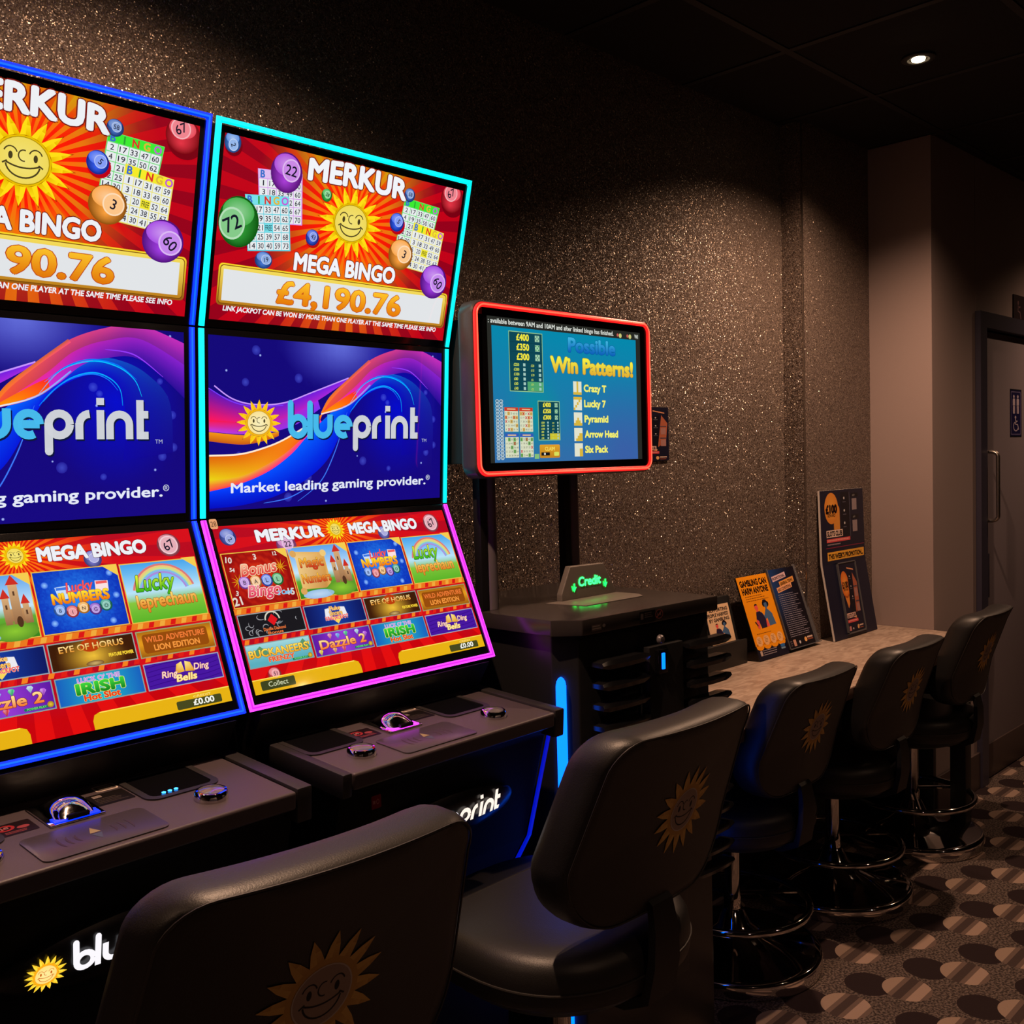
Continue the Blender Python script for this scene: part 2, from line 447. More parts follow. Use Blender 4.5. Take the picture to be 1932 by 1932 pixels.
def sun(A, x, y, R, layer=4, rays=16, ca=(255, 226, 30), cb=(240, 180, 0), face=(240, 224, 120), ink=(70, 60, 30), rin=0.60, rf=0.50, rot=0.1, edge=None, fine=1, ry=1.0, inkw=0.02):
    def P(r, a): return (x + R * r * math.cos(a), y + R * ry * r * math.sin(a))
    if edge:
        for i in range(rays):
            a = rot + 2 * PI * i / rays; d = PI / rays
            A.poly([P(rin - .02, a - d * 1.05), P(1.05, a), P(rin - .02, a + d * 1.05), (x, y)], edge, layer)
        layer += 1
    for i in range(rays):
        a = rot + 2 * PI * i / rays; d = PI / rays
        for k in range(fine):
            f0, f1 = k / fine, (k + 1) / fine
            q0 = (rin * f0 if fine > 1 else 0)
            if fine > 1:
                A.poly([P(rin * f0, a - d), P(rin * f1, a - d), P(rin * f1, a), P(rin * f0, a)], cb, layer)
                A.poly([P(rin * f0, a), P(rin * f1, a), P(rin * f1, a + d), P(rin * f0, a + d)], cb, layer)
        if fine == 1: A.poly([(x, y), P(rin, a - d), P(rin, a + d)], cb, layer)
        A.poly([P(rin, a - d), P((rin + 1) / 2, a - d / 2), P((rin + 1) / 2, a), P(rin, a)], [ca, ca, ca, ca], layer)
        A.poly([P(rin, a), P((rin + 1) / 2, a), P((rin + 1) / 2, a + d / 2), P(rin, a + d)], [cb, ca, ca, cb], layer)
        A.poly([P((rin + 1) / 2, a - d / 2), P(1.0, a), P((rin + 1) / 2, a)], [ca, ca, ca], layer)
        A.poly([P((rin + 1) / 2, a), P(1.0, a), P((rin + 1) / 2, a + d / 2)], [cb, ca, cb], layer)
    if fine == 1:
        A.disc(x, y, R * rf * 1.04, mix(cb, ink, 0.35), None, layer + 1, ry=R * rf * ry * 1.04)
        A.disc(x, y, R * rf, face, mix(face, cb, 0.25), layer + 2, ry=R * rf * ry)
    else:
        for k in range(fine):
            A.ring(x, y, R * rf * k / fine, R * rf * (k + 1) / fine, face, layer + 2)
        A.ring(x, y, R * rf, R * rf * 1.05, mix(face, (255, 255, 255), .3), layer + 2)
    w = R * inkw * 1.6; F = R * rf; L = layer + 3
    A.stroke([(px, (py - y) * ry + y) for px, py in arcp(x, y + F * 0.12, F * 0.66, F * 0.62, 8, 172, 14)], w, ink, L)
    A.stroke([(px, (py - y) * ry + y) for px, py in arcp(x, y - F * 0.55, F * 1.1, F * 0.86, 52, 128, 10)], w, ink, L)
    A.stroke([(x + F * 0.6, y + F * .10 * ry), (x + F * 0.78, y + F * .22 * ry)], w, ink, L)
    A.stroke([(x - F * 0.6, y + F * .10 * ry), (x - F * 0.78, y + F * .22 * ry)], w, ink, L)
    for sx in (-1, 1):
        A.disc(x + sx * F * 0.48, y - F * 0.16 * ry, F * 0.085, ink, None, L, ry=F * 0.17 * ry, n=14)
        A.stroke([(px, (py - y) * ry + y) for px, py in arcp(x + sx * F * 0.48, y - F * 0.22, F * 0.26, F * 0.32, 200, 340, 8)], w * .8, ink, L)
    A.stroke([(px, (py - y) * ry + y) for px, py in arcp(x + F * .02, y - F * 0.22, F * 0.2, F * 0.24, 290, 75, 12)], w * .8, ink, L)

def wordmark(A, x, y, h, cA, cB, layer=6, sh=None, sx=1.0, cA2=None):
    """lower-case rounded 'blueprint'; x,y = left end of baseline, h = x-height"""
    w = h * 0.27; r = h / 2
    def S(pts, c): A.stroke([(x + (px) * h * sx, y - py * h) for px, py in pts], w, c, layer)
    def cap(px, py, c): A.disc(x + px * h * sx, y - py * h, w / 2, c, None, layer, n=10)
    def bowl(cx, c, a0=0, a1=360): S([(cx + .365 * math.cos(math.radians(a)), .5 + .365 * math.sin(math.radians(a))) for a in [a0 + (a1 - a0) * i / 20 for i in range(21)]], c)
    g = cA
    S([(.135, 1.42), (.135, .45)], g); bowl(.5, g); cap(.135, 1.42, g)
    S([(1.10, 1.42), (1.10, 0.0)], g); cap(1.10, 1.42, g)
    S([(1.40, 1.0), (1.40, .5)] + [(1.765 + .365 * math.cos(math.radians(a)), .5 + .365 * math.sin(math.radians(a))) for a in range(180, 361, 15)] + [(2.13, 1.0)], g)
    bowl(2.84, g, 0, 300); S([(2.5, .5), (3.2, .5)], g)
    g = cB
    S([(3.50, .55), (3.50, -.42)], g); bowl(3.865, g); cap(3.50, -.40, g)
    S([(4.56, 0), (4.56, .55)] + [(4.93 + .365 * math.cos(math.radians(a)), .5 + .365 * math.sin(math.radians(a))) for a in range(180, 79, -15)], g)
    S([(5.32, 0), (5.32, 1.0)], g); S([(5.32, 1.18), (5.32, 1.42)], g)
    S([(5.66, 0), (5.66, .5)] + [(6.025 + .365 * math.cos(math.radians(a)), .5 + .365 * math.sin(math.radians(a))) for a in range(180, -1, -15)] + [(6.39, 0)], g)
    S([(6.80, 1.38), (6.80, .0)], g); S([(6.75, .13), (7.12, .13)], g); S([(6.75, .87), (7.12, .87)], g)

def ball(A, x, y, r, c, num, layer=6, ry=None, nr=0.0, nx=0.15, ny=-0.1, cr=0.5, shadow=None):
    ry = ry or r; dark = mix(c, (0, 0, 0), 0.45); lite = mix(c, (255, 255, 255), 0.35)
    if shadow: A.disc(x + r * .15, y + ry * .3, r * 1.05, shadow, None, layer - 1, ry=ry)
    A.disc(x, y, r, mix(c, lite, .5), dark, layer, ry=ry, off=(-r * .1, ry * .45))
    A.disc(x - r * .05, y - ry * .38, r * .78, mix(c, (255, 255, 255), .55), mix(c, (255, 255, 255), .25), layer + 1, ry=ry * .55)
    A.disc(x + nx * r, y + ny * ry, r * cr * 1.15, mix(c, (255, 255, 255), .7), None, layer + 2, ry=ry * cr * 1.15)
    A.disc(x + nx * r, y + ny * ry, r * cr, mix(c, (255, 255, 255), .5), None, layer + 3, ry=ry * cr)
    if num:
        hh = ry * cr * 1.0; ca, sa = math.cos(nr), math.sin(nr)
        A.text(num, x + nx * r - sa * -hh / 2 * -1 * -1 if False else x + nx * r - sa * (hh / 2), y + ny * ry + ca * (hh / 2), hh, (20, 20, 40), layer + 4, anchor='c', rot=nr, bold=0.01)

CARDC = [(60, 110, 200), (40, 160, 50), (220, 50, 40), (220, 180, 60), (190, 90, 210)]
def card(A, q, head, rows, line, layer=3):
    """bingo card in the parallelogram/quad q (TL,TR,BR,BL)"""
    def B(u, v):
        a = [q[0][k] + (q[1][k] - q[0][k]) * u for k in (0, 1)]; b = [q[3][k] + (q[2][k] - q[3][k]) * u for k in (0, 1)]
        return (a[0] + (b[0] - a[0]) * v, a[1] + (b[1] - a[1]) * v)
    A.poly([B(0, 0), B(1, 0), B(1, 1), B(0, 1)], line, layer)
    A.poly([B(.01, .01), B(.99, .01), B(.99, .165), B(.01, .165)], head, layer + 1)
    rot = math.atan2(q[1][1] - q[0][1], q[1][0] - q[0][0])
    ux = math.hypot(q[1][0] - q[0][0], q[1][1] - q[0][1]); vy = math.hypot(q[3][0] - q[0][0], q[3][1] - q[0][1])
    for i, ch in enumerate('BINGO'):
        A.text(ch, *B(.1 + .2 * i, .155), vy * .13, CARDC[i], layer + 2, bold=0.035, anchor='c', rot=rot)
    for r in range(5):
        for c in range(5):
            u0, v0 = .02 + .194 * c, .18 + .163 * r
            A.poly([B(u0, v0), B(u0 + .18, v0), B(u0 + .18, v0 + .148), B(u0, v0 + .148)], (232, 236, 238) if rows[r][c] != 'FREE' else head, layer + 1)
            t = rows[r][c]
            A.text(t, *B(u0 + .09, v0 + .122), vy * .095, (25, 25, 45), layer + 2, anchor='c', rot=rot, bold=0.008, width=(ux * .15 if t == 'FREE' else ux * (.022 if t == '1' else .062 * len(t))))

def burst_fn(cx, cy, scale):
    def fn(x, y, par):
        d = math.hypot(x - cx, (y - cy)) / scale
        a = (255, 30, 0) if par else (255, 150, 10)
        b_ = (194, 2, 24) if par else (150, 0, 26)
        c = mix(a, b_, (d - 0.35) / 0.75)
        if d < 0.5: c = mix((250, 20, 10), c, d / 0.5)
        return c
    return fn
def burst(A, cx, cy, n, R, fn, layer=1, steps=9):
    for i in range(n):
        a0 = 2 * PI * i / n; a1 = 2 * PI * (i + .5) / n; a2 = 2 * PI * (i + 1) / n
        for par, (p, q) in enumerate(((a0, a1), (a1, a2))):
            for k in range(steps):
                r0, r1 = R * k / steps, R * (k + 1) / steps
                pts = [(cx + r * math.cos(a), cy + r * math.sin(a)) for r, a in ((r0, p), (r1, p), (r1, q), (r0, q))]
                A.poly(pts, [fn(*t, par) for t in pts], layer)

W_ = (238, 240, 245)
def art_top():
    A = Art(16, 9, 0.587, 0.328)
    A.rect(0, 0, 16, 9, (200, 8, 20), 0)
    f0 = burst_fn(8.05, 3.1, 5.4)
    def fn(x, y, par):
        c = f0(x, y, par)
        if y < 1.7: c = mix(c, (215, 175, 10), (1.7 - y) / 1.7 * max(0, 1 - abs(x - 8) / 5.6) * 1.25 * (1 if abs(x - 8) > 2 else .55))
        if y > 5.1: c = mix(c, (250, 190, 10), max(0, 1 - abs(x - 8) / 6) * (0.55 if par else 0.12))
        return c
    burst(A, 8.05, 3.1, 38, 11, fn, 1, 12)
    # prize box
    A.rr(0.30, 6.15, 15.88, 8.24, .22, (250, 215, 40), 3, (150, 90, 20)); A.rr(.38, 6.22, 15.80, 8.17, .2, (120, 70, 10), 4)
    A.rr(.42, 6.26, 15.76, 8.13, .18, (245, 220, 90), 5, (190, 130, 30)); A.rect(.58, 6.44, 15.53, 8.0, (226, 229, 232), 6)
    A.text('£4,190.76', 3.85, 7.80, 1.12, (250, 190, 40), 9, bold=0.03, width=8.4, c2=(226, 120, 10), out=(190, 70, 20), ow=.02)
    A.text('LINK JACKPOT CAN BE WON BY MORE THAN ONE PLAYER AT THE SAME TIME PLEASE SEE INFO', .72, 8.50, .24, W_, 8, bold=0.03, width=14.55, shear=.12)
    # balls and cards
    card(A, [(1.97, 1.30), (4.62, 1.10), (4.92, 3.68), (2.35, 3.92)], (225, 190, 240), [['1', '17', '33', '47', '60'], ['3', '18', '33', '49', '60'], ['7', '21', 'FREE', '52', '64'], ['9', '25', '38', '56', '67'], ['14', '30', '40', '57', '70']], (215, 150, 235), 2)
    card(A, [(1.38, 2.66), (3.94, 2.36), (4.37, 5.08), (1.82, 5.40)], (120, 225, 235), [['1', '17', '33', '47', '60'], ['4', '19', '35', '50', '62'], ['5', '21', 'FREE', '54', '65'], ['12', '25', '39', '57', '68'], ['14', '30', '40', '59', '73']], (90, 205, 220), 5)
    card(A, [(11.62, 1.12), (14.32, 1.28), (13.92, 3.88), (11.35, 3.62)], (60, 235, 50), [['2', '17', '33', '47', '60'], ['4', '19', '35', '50', '62'], ['5', '21', 'FREE', '54', '65'], ['12', '25', '39', '57', '68'], ['14', '30', '40', '59', '73']], (110, 220, 120), 5)
    card(A, [(12.50, 2.36), (14.91, 2.66), (14.70, 5.22), (12.25, 4.98)], (245, 235, 40), [['1', '17', '31', '47', '59'], ['3', '18', '33', '49', '60'], ['5', '20', 'FREE', '52', '64'], ['12', '24', '38', '55', '67'], ['14', '30', '41', '57', '70']], (235, 225, 110), 8)
    sh = (120, 0, 18)
    ball(A, .45, .35, .46, (40, 110, 215), '2', 8, ry=.5, nr=1.2, ny=.25, nx=.1, shadow=sh)
    ball(A, 3.66, 1.22, .95, (150, 20, 205), '22', 11, ry=1.0, nx=.28, ny=-.15, nr=.1)
    ball(A, 1.17, 4.05, 1.15, (10, 150, 20), '72', 11, ry=1.25, nx=-.32, ny=.1, nr=-.5, cr=.55)
    ball(A, 6.26, 1.9, .34, (20, 170, 40), '28', 8, ry=.34, nr=.3)
    ball(A, 5.63, 4.2, .42, (20, 60, 210), '43', 8, ry=.42, nr=.3, shadow=(190, 10, 10))
    ball(A, 2.8, 5.74, .52, (30, 90, 200), '19', 8, ry=.44, nx=.3, nr=-.3)
    ball(A, 11.92, .94, .4, (30, 80, 180), '58', 11, ry=.38, nr=.1)
    ball(A, 15.18, .6, .88, (225, 10, 30), '67', 8, ry=.82, nx=-.15, ny=-.35, nr=-.5, shadow=sh)
    ball(A, 11.23, 2.56, .52, (10, 60, 235), '5', 11, ry=.52, nx=.25, nr=.6, shadow=(190, 0, 20))
    ball(A, 11.8, 4.3, .9, (250, 140, 20), '3', 13, ry=.88, nx=.3, ny=-.05, nr=.3)
    ball(A, 14.58, 5.55, 1.05, (140, 20, 220), '60', 13, ry=1.0, nx=.35, ny=.05, nr=.7)
    A.rect(.3, 6.15, .3001, 6.1501, (0, 0, 0), 1)
    sun(A, 8.05, 3.1, 2.15, 8, 16, ca=(255, 222, 20), cb=(235, 190, 0), face=(242, 226, 120), rot=0.05, rin=.56, edge=(150, 40, 0), ry=.88)
    def bow(lx, ly): return lx, ly * (1.0 + 0.10 * math.cos(lx / 3.4 * PI / 2)) - 0.12 * math.cos(lx / 3.4 * PI / 2)
    A.text('MERKUR', 8.32, 1.28, 1.0, W_, 17, bold=0.045, width=6.6, anchor='c', out=(120, 20, 15), ow=.035, warp=bow)
    A.text('MEGA BINGO', 8.12, 5.98, .84, W_, 17, bold=0.045, width=6.85, anchor='c', out=(120, 20, 15), ow=.035)
    return A

def art_mid():
    A = Art(16, 9, 0.587, 0.328)
    def bg(x, y):
        c = mix((14, 4, 120), (20, 6, 128), y / 9)
        c = mix(c, (95, 105, 215), max(0, 1 - math.hypot((x - 8.2) / 4, y / 2.6)) * 1.1)
        c = mix(c, (0, 10, 205), max(0, 1 - math.hypot((x - 12.5) / 3.6, (y - 3.6) / 4.2)))
        return c
    A.grid(0, 0, 16, 9, 32, 18, bg, 0)
    U = lambda *p: [(a * 16, b * 9) for a, b in p]
    # left hand bands
    A.ribbon(U((0, .306), (.084, .363), (.165, .389), (.278, .375), (.396, .307), (.552, .206)), U((0, .48), (.11, .49), (.2, .49), (.30, .45), (.42, .35), (.552, .215)), (90, 20, 180), (255, 20, 90), 2, 36, (120, 30, 230), (150, 40, 240), 3)
    A.ribbon(U((0, .48), (.11, .49), (.2, .49), (.30, .45), (.42, .35)), U((0, .545), (.12, .56), (.22, .55), (.33, .50), (.43, .40)), (255, 20, 60), (190, 60, 230), 3, 30, (160, 40, 240), (120, 50, 240), 2)
    A.stroke(cat(U((.02, .285), (.084, .355), (.165, .385), (.278, .372), (.396, .302), (.552, .203)), 40), .07, (200, 150, 255), 4)
    A.stroke(cat(U((0, .30), (.08, .37), (.165, .397), (.278, .386)), 24), .05, (120, 60, 255), 4)
    A.ribbon(U((0, .548), (.12, .565), (.2, .56), (.26, .545)), U((0, .60), (.12, .62), (.2, .60), (.26, .57)), (245, 150, 20), (200, 90, 20), 3, 20)
    A.ribbon(U((0, .68), (.11, .674), (.2, .64), (.278, .592), (.36, .52), (.44, .43)), U((0, .82), (.11, .805), (.2, .75), (.28, .68), (.35, .59), (.43, .47)), (225, 90, 10), (235, 215, 20), 3, 36, (255, 150, 20), (255, 60, 20), 3)
    A.ribbon(U((0, .82), (.11, .805), (.2, .75), (.28, .68), (.35, .59), (.43, .47)), U((0, .886), (.11, .85), (.22, .78), (.31, .68), (.37, .58), (.435, .48)), (235, 215, 20), (255, 60, 60), 3, 36, (255, 60, 120), (255, 30, 200), 2)
    A.stroke(cat(U((0, .682), (.11, .676), (.2, .642), (.278, .594), (.372, .51)), 30), .09, (255, 235, 210), 4)
    A.ribbon(U((0, .886), (.11, .85), (.22, .78), (.31, .68), (.37, .58), (.45, .46), (.56, .31), (.66, .2)), U((0, .985), (.12, .975), (.25, .93), (.37, .84), (.46, .72), (.52, .55), (.57, .40), (.62, .30)), (0, 60, 255), (0, 10, 190), 2, 44, (0, 120, 255), (0, 30, 235), 3)
    # big wave to the right
    A.ribbon(U((.56, .31), (.62, .22), (.712, .165), (.80, .175), (.88, .24), (.95, .38), (.96, .66)), U((.56, .42), (.62, .32), (.712, .25), (.77, .275), (.80, .36), (.81, .5), (.80, .70)), (0, 150, 255), (0, 10, 225), 3, 40, (18, 5, 135), (10, 5, 160), 4)
    A.ribbon(U((.433, .431), (.482, .311), (.552, .215), (.643, .087), (.752, .01), (.86, -.02), (1.06, .10)), U((.443, .435), (.52, .40), (.585, .343), (.66, .22), (.752, .13), (.87, .13), (1.06, .38)), (255, 100, 30), (255, 60, 60), 5, 44, (190, 40, 200), (20, 5, 150), 3)
    A.ribbon(U((.50, .36), (.585, .25), (.66, .14), (.752, .075), (.87, .06), (1.06, .24)), U((.53, .39), (.61, .31), (.68, .21), (.752, .165), (.87, .175), (1.06, .46)), (255, 40, 150), (235, 50, 245), 6, 44, (120, 30, 210), (16, 5, 140), 3)
    A.ribbon(U((.433, .431), (.50, .36), (.55, .31), (.585, .28)), U((.44, .437), (.50, .40), (.55, .37), (.59, .335)), (255, 150, 0), (255, 170, 0), 7, 16, (255, 30, 40), (255, 70, 10))
    A.ribbon(U((.433, .425), (.47, .325), (.552, .205), (.643, .08)), U((.436, .431), (.482, .335), (.562, .215), (.652, .095)), (255, 130, 20), (255, 130, 20), 7, 20, (190, 90, 60), (255, 80, 120))
    A.stroke(cat(U((.433, .434), (.50, .405), (.545, .378), (.585, .335), (.65, .24)), 24), .07, (255, 240, 230), 8, c2=(120, 160, 255))
    for k, (P, c) in enumerate([(((.559, .418), (.598, .342), (.651, .274), (.712, .243), (.761, .267), (.793, .323), (.801, .41)), (0, 170, 255)), (((.559, .36), (.624, .235), (.712, .184), (.788, .207), (.839, .272), (.861, .36)), (0, 190, 255)), (((.57, .40), (.61, .325), (.655, .275), (.712, .25), (.757, .275), (.787, .33)), (20, 120, 255)), (((.575, .30), (.64, .215), (.712, .176), (.79, .2), (.845, .27)), (0, 120, 255)), (((.336, .97), (.40, .90), (.446, .822), (.49, .68), (.52, .55), (.546, .418)), (60, 120, 255)), (((.20, .97), (.30, .945), (.40, .87)), (60, 120, 255)), (((.75, .12), (.84, .14), (.93, .25)), (150, 60, 255))]):
        A.stroke(cat(U(*P), 36), .06, c, 9, taper=True)
    rnd = random.Random(5)
    for i in range(46):
        x, y = rnd.uniform(.3, 15.7), rnd.uniform(.2, 8.8); r = rnd.choice((.05, .07, .16, .22, .26))
        b = bg(x, y)
        if r < .1: A.disc(x, y, r, (190, 210, 255), mix(b, (120, 140, 255), .5), 1, n=10)
        else: A.disc(x, y, r, mix(b, (90, 110, 235), .6), mix(b, (70, 80, 220), .3), 1, n=16)
    sun(A, 2.93, 4.43, 1.36, 12, 16, ca=(255, 205, 20), cb=(245, 180, 20), face=(250, 240, 190), rot=.02, rin=.60, edge=(60, 40, 30), ry=.90)
    wordmark(A, 4.80, 5.36, 1.36, (10, 20, 60), (10, 20, 60), 12, sx=.965)
    wordmark(A, 4.74, 5.28, 1.36, (70, 185, 235), (205, 208, 214), 14, sx=.965)
    A.text('TM', 14.42, 5.5, .20, (180, 185, 210), 14)
    A.text('Market leading gaming provider.', 1.25, 8.10, .50, (225, 230, 245), 14, bold=0.022, width=13.5)
    A.text('®', 14.8, 7.85, .30, (225, 230, 245), 14, bold=0.0)
    return A

def frame_tile(A, x0, y0, x1, y1, fn, edge=(235, 190, 70), layer=3, nx=10, ny=6):
    A.rect(x0, y0, x1, y1, edge, layer); m = .05
    A.grid(x0 + m, y0 + m, x1 - m, y1 - m, nx, ny, fn, layer + 1)
def art_bot():
    A = Art(16, 9, 0.588, 0.327)
    A.rect(0, 0, 16, 9, (205, 5, 15), 0)
    def fn(x, y, par):
        d = math.hypot(x - 7.6, (y - .7)) / 6
        c = mix((255, 120, 10) if par else (225, 20, 10), (215, 10, 25) if par else (185, 5, 30), (d - .12) / .6)
        if y > 7.4: c = (228, 10, 12) if par else (200, 0, 10)
        return c
    burst(A, 7.6, .7, 34, 13, fn, 1, 12)
    A.rect(0, 4.52, 16, 4.82, (235, 120, 30), 2)
    for i in range(30): A.poly([(.2 + i * .55, 4.54), (.45 + i * .55, 4.54), (.35 + i * .55, 4.80), (.1 + i * .55, 4.80)], (220, 20, 20) if i % 2 else (240, 170, 60), 3)
    for i in range(30): A.poly([(.2 + i * .55, 6.18), (.45 + i * .55, 6.18), (.35 + i * .55, 6.42), (.1 + i * .55, 6.42)], (225, 30, 20) if i % 2 else (245, 130, 30), 3)
    A.text('MERKUR', 2.42, 1.02, .62, W_, 9, bold=0.055, width=4.25, out=(80, 10, 10), ow=.02)
    A.text('MEGA BINGO', 8.5, 1.04, .62, W_, 9, bold=0.055, width=5.05, out=(80, 10, 10), ow=.02)
    sun(A, 7.55, .68, .66, 6, 16, ca=(255, 225, 30), cb=(245, 190, 0), face=(245, 228, 120), rin=.66, rf=.52, edge=(130, 30, 0))
    ball(A, .75, .62, .48, (60, 80, 190), '2', 3, nx=.2, ny=.3, nr=1.0)
    ball(A, 14.75, .78, .6, (205, 90, 110), '67', 3, nr=-.5, nx=0, ny=0, cr=.7)
    ball(A, 10.9, 1.15, .42, (90, 90, 190), '', 3)
    ball(A, 4.1, 1.35, .62, (190, 90, 170), '22', 2)
    # four large tiles
    def t1(x, y):
        d = math.hypot(x - 2.0, y - 3.0); return mix((235, 60, 20), (150, 5, 10), d / 2.4) if int(d * 5) % 2 else mix((210, 30, 15), (120, 0, 8), d / 2.4)
    frame_tile(A, .06, 1.5, 3.96, 4.5, t1, nx=22, ny=16)
    for x, y in ((.7, 3.1), (3.35, 2.5)):
        for k in range(10): A.poly([(x, y), (x + .45 * math.cos(k * .63), y + .45 * math.sin(k * .63)), (x + .12 * math.cos(k * .63 + .3), y + .12 * math.sin(k * .63 + .3))], (250, 200, 20), 5)
    for t, x, y, h, r in (('10', .25, 2.0, .3, .2), ('54', .35, 2.5, .2, .2), ('3', 1.9, 1.98, .3, 0), ('12', 3.1, 1.85, .2, 0), ('15', 3.4, 4.1, .35, .1), ('21', .15, 4.35, .42, -.1), ('3', .35, 3.8, .25, .3)):
        A.text(t, x, y, h, (225, 215, 205), 6, bold=.03, rot=r)
    A.text('Bonus', 2.0, 2.78, .62, (250, 190, 150), 9, bold=.03, width=2.1, anchor='c', shear=.25, rot=-.06, c2=(220, 60, 60), out=(250, 240, 200), ow=.03)
    for i, (ch, c) in enumerate(zip('BALL', ((150, 70, 200), (240, 150, 60), (50, 90, 220), (20, 150, 60)))):
        ball(A, 1.02 + i * .66, 3.18, .35, c, ch, 8, nx=0, ny=0, cr=.62)
    A.text('Bingo', 2.0, 3.98, .60, (240, 130, 150), 14, bold=.03, width=1.9, anchor='c', shear=.25, c2=(220, 60, 90), out=(250, 240, 220), ow=.03)
    A.text('2 Card', 2.75, 4.05, .22, (90, 180, 230), 16, bold=.03, width=.85, shear=.2, out=(240, 250, 255), ow=.02)
    def t2(x, y): return mix((90, 160, 235), (200, 230, 250), (y - 1.5) / 1.5) if y < 3.1 else mix((120, 190, 60), (50, 130, 30), (y - 3.1) / 1.3)
    frame_tile(A, 4.03, 1.5, 7.93, 4.5, t2)
    A.disc(6.9, 4.1, 1.0, (140, 200, 50), (90, 150, 40), 5, ry=.45); A.disc(5.3, 4.3, 1.0, (190, 215, 240), (150, 190, 230), 5, ry=.25)
    for x, y0, w in ((6.75, 2.6, .28), (7.15, 2.0, .38), (7.55, 2.9, .26)):
        A.rect(x - w / 2, y0, x + w / 2, 3.8, (215, 170, 120), 6, (150, 105, 70))
        A.poly([(x - w * .75, y0), (x, y0 - .45), (x + w * .75, y0)], (205, 45, 35), 6)
        A.rect(x - .04, y0 + .3, x + .04, y0 + .5, (90, 60, 40), 7)
    A.rect(6.6, 3.1, 7.75, 3.8, (195, 145, 95), 5, (150, 105, 70)); A.disc(7.2, 3.7, .13, (80, 50, 30), None, 7, ry=.25)
    A.poly([(4.15, 1.75), (6.3, 1.95), (6.25, 3.75), (5.9, 4.0), (4.35, 3.95), (4.4, 2.2)], [(235, 190, 110), (225, 165, 80), (235, 185, 100), (200, 140, 70), (235, 190, 110), (240, 205, 140)], 8)
    A.disc(4.32, 1.9, .2, (220, 165, 90), None, 9); A.disc(4.4, 4.05, .2, (220, 165, 90), None, 9); A.disc(6.25, 2.0, .2, (240, 200, 120), None, 9)
    A.text('Magic', 5.35, 2.72, .52, (250, 200, 60), 11, bold=.03, width=1.5, anchor='c', c2=(200, 60, 30), out=(120, 40, 20), ow=.02)
    A.text('Numbers', 5.42, 3.62, .50, (250, 200, 60), 11, bold=.03, width=1.85, anchor='c', c2=(200, 60, 30), out=(120, 40, 20), ow=.02)
    rn = random.Random(3)
    def t3(x, y): return mix((40, 140, 245), (5, 50, 185), math.hypot(x - 9.95, y - 3) / 2 + rn.uniform(-.15, .15))
    frame_tile(A, 8.03, 1.52, 11.93, 4.5, t3, nx=26, ny=20)
    A.poly([(8.9, 2.35), (9.55, 2.3), (9.65, 2.9), (9.0, 2.95)], (200, 225, 250), 6); A.poly([(10.75, 2.2), (11.35, 2.25), (11.3, 2.75), (10.7, 2.7)], (250, 225, 225), 6)
    A.rect(8.95, 2.37, 9.5, 2.5, (60, 120, 230), 7); A.rect(10.78, 2.25, 11.3, 2.38, (240, 90, 90), 7)
    A.text('Lucky', 9.98, 2.62, .46, (255, 90, 90), 9, bold=.02, width=1.2, anchor='c', shear=.2, rot=-.06, out=(120, 10, 40), ow=.02)
    A.text('NUMBERS', 9.98, 3.12, .46, (255, 225, 50), 11, bold=.05, width=2.55, anchor='c', c2=(240, 120, 10), out=(160, 70, 10), ow=.02)
    for i, (ch, c) in enumerate(zip('BINGO', ((60, 120, 230), (220, 60, 70), (240, 150, 30), (120, 50, 190), (20, 140, 110)))):
        ball(A, 8.95 + i * .52, 3.42 + (.12 if i in (1, 3) else 0), .29, c, ch, 8, nx=0, ny=.1, cr=.55)
    for x, y in ((8.5, 2.2), (11.5, 1.9), (8.6, 4.0), (11.2, 4.2), (11.6, 3.0)): A.disc(x, y, .16, (150, 200, 255), (30, 90, 220), 6, n=14)
    def t4(x, y): return mix((60, 160, 235), (190, 230, 250), (y - 1.5) / 1.6) if y < 3.2 else mix((150, 205, 70), (90, 180, 40), (y - 3.2) / 1.2)
    frame_tile(A, 12.03, 1.54, 15.94, 4.52, t4)
    for k, c in enumerate(((220, 120, 120), (240, 200, 120), (200, 225, 140), (130, 190, 230), (170, 140, 220))):
        A.ring(14.0, 3.3, 1.62 - k * .1, 1.52 - k * .1, c, 6, 20, PI * 1.08, PI * 1.92)
    A.text('Lucky', 13.55, 2.98, .78, (230, 240, 60), 9, bold=.02, width=1.9, anchor='c', shear=.15, c2=(60, 180, 20), out=(20, 90, 20), ow=.03)
    A.text('leprechaun', 14.0, 3.82, .62, (250, 220, 110), 11, bold=.03, width=3.0, anchor='c', c2=(225, 130, 40), out=(160, 40, 20), ow=.025)
    # corner ribbons
    for x in (3.96, 7.93, 11.93, 15.94): A.poly([(x - .75, 1.5), (x, 1.5), (x, 2.1)], (245, 205, 80), 7)
    # four middle tiles
    def dk(x, y): return (22, 22, 28)
    frame_tile(A, .08, 4.84, 3.92, 6.14, dk, (150, 165, 165))
    for k in range(16):
        a = rn.uniform(.3, 3.7); b_ = rn.uniform(5.0, 6.0)
        A.stroke(arcp(a, b_, rn.uniform(.12, .28), rn.uniform(.1, .2), rn.uniform(0, 180), rn.uniform(200, 380), 8), .05, (150, 150, 155), 5, taper=True)
    A.ring(2.05, 5.3, .38, .46, (215, 210, 190), 6, 20, PI, 2 * PI); A.poly([(2.05, 5.0), (2.35, 5.32), (2.05, 5.64), (1.75, 5.32)], (225, 20, 30), 7)
    A.text('Double Diamond', 2.05, 5.86, .16, (240, 120, 60), 8, bold=.02, width=1.3, anchor='c'); A.text('Bonus', 2.05, 6.06, .15, (240, 120, 60), 8, bold=.02, width=.9, anchor='c')
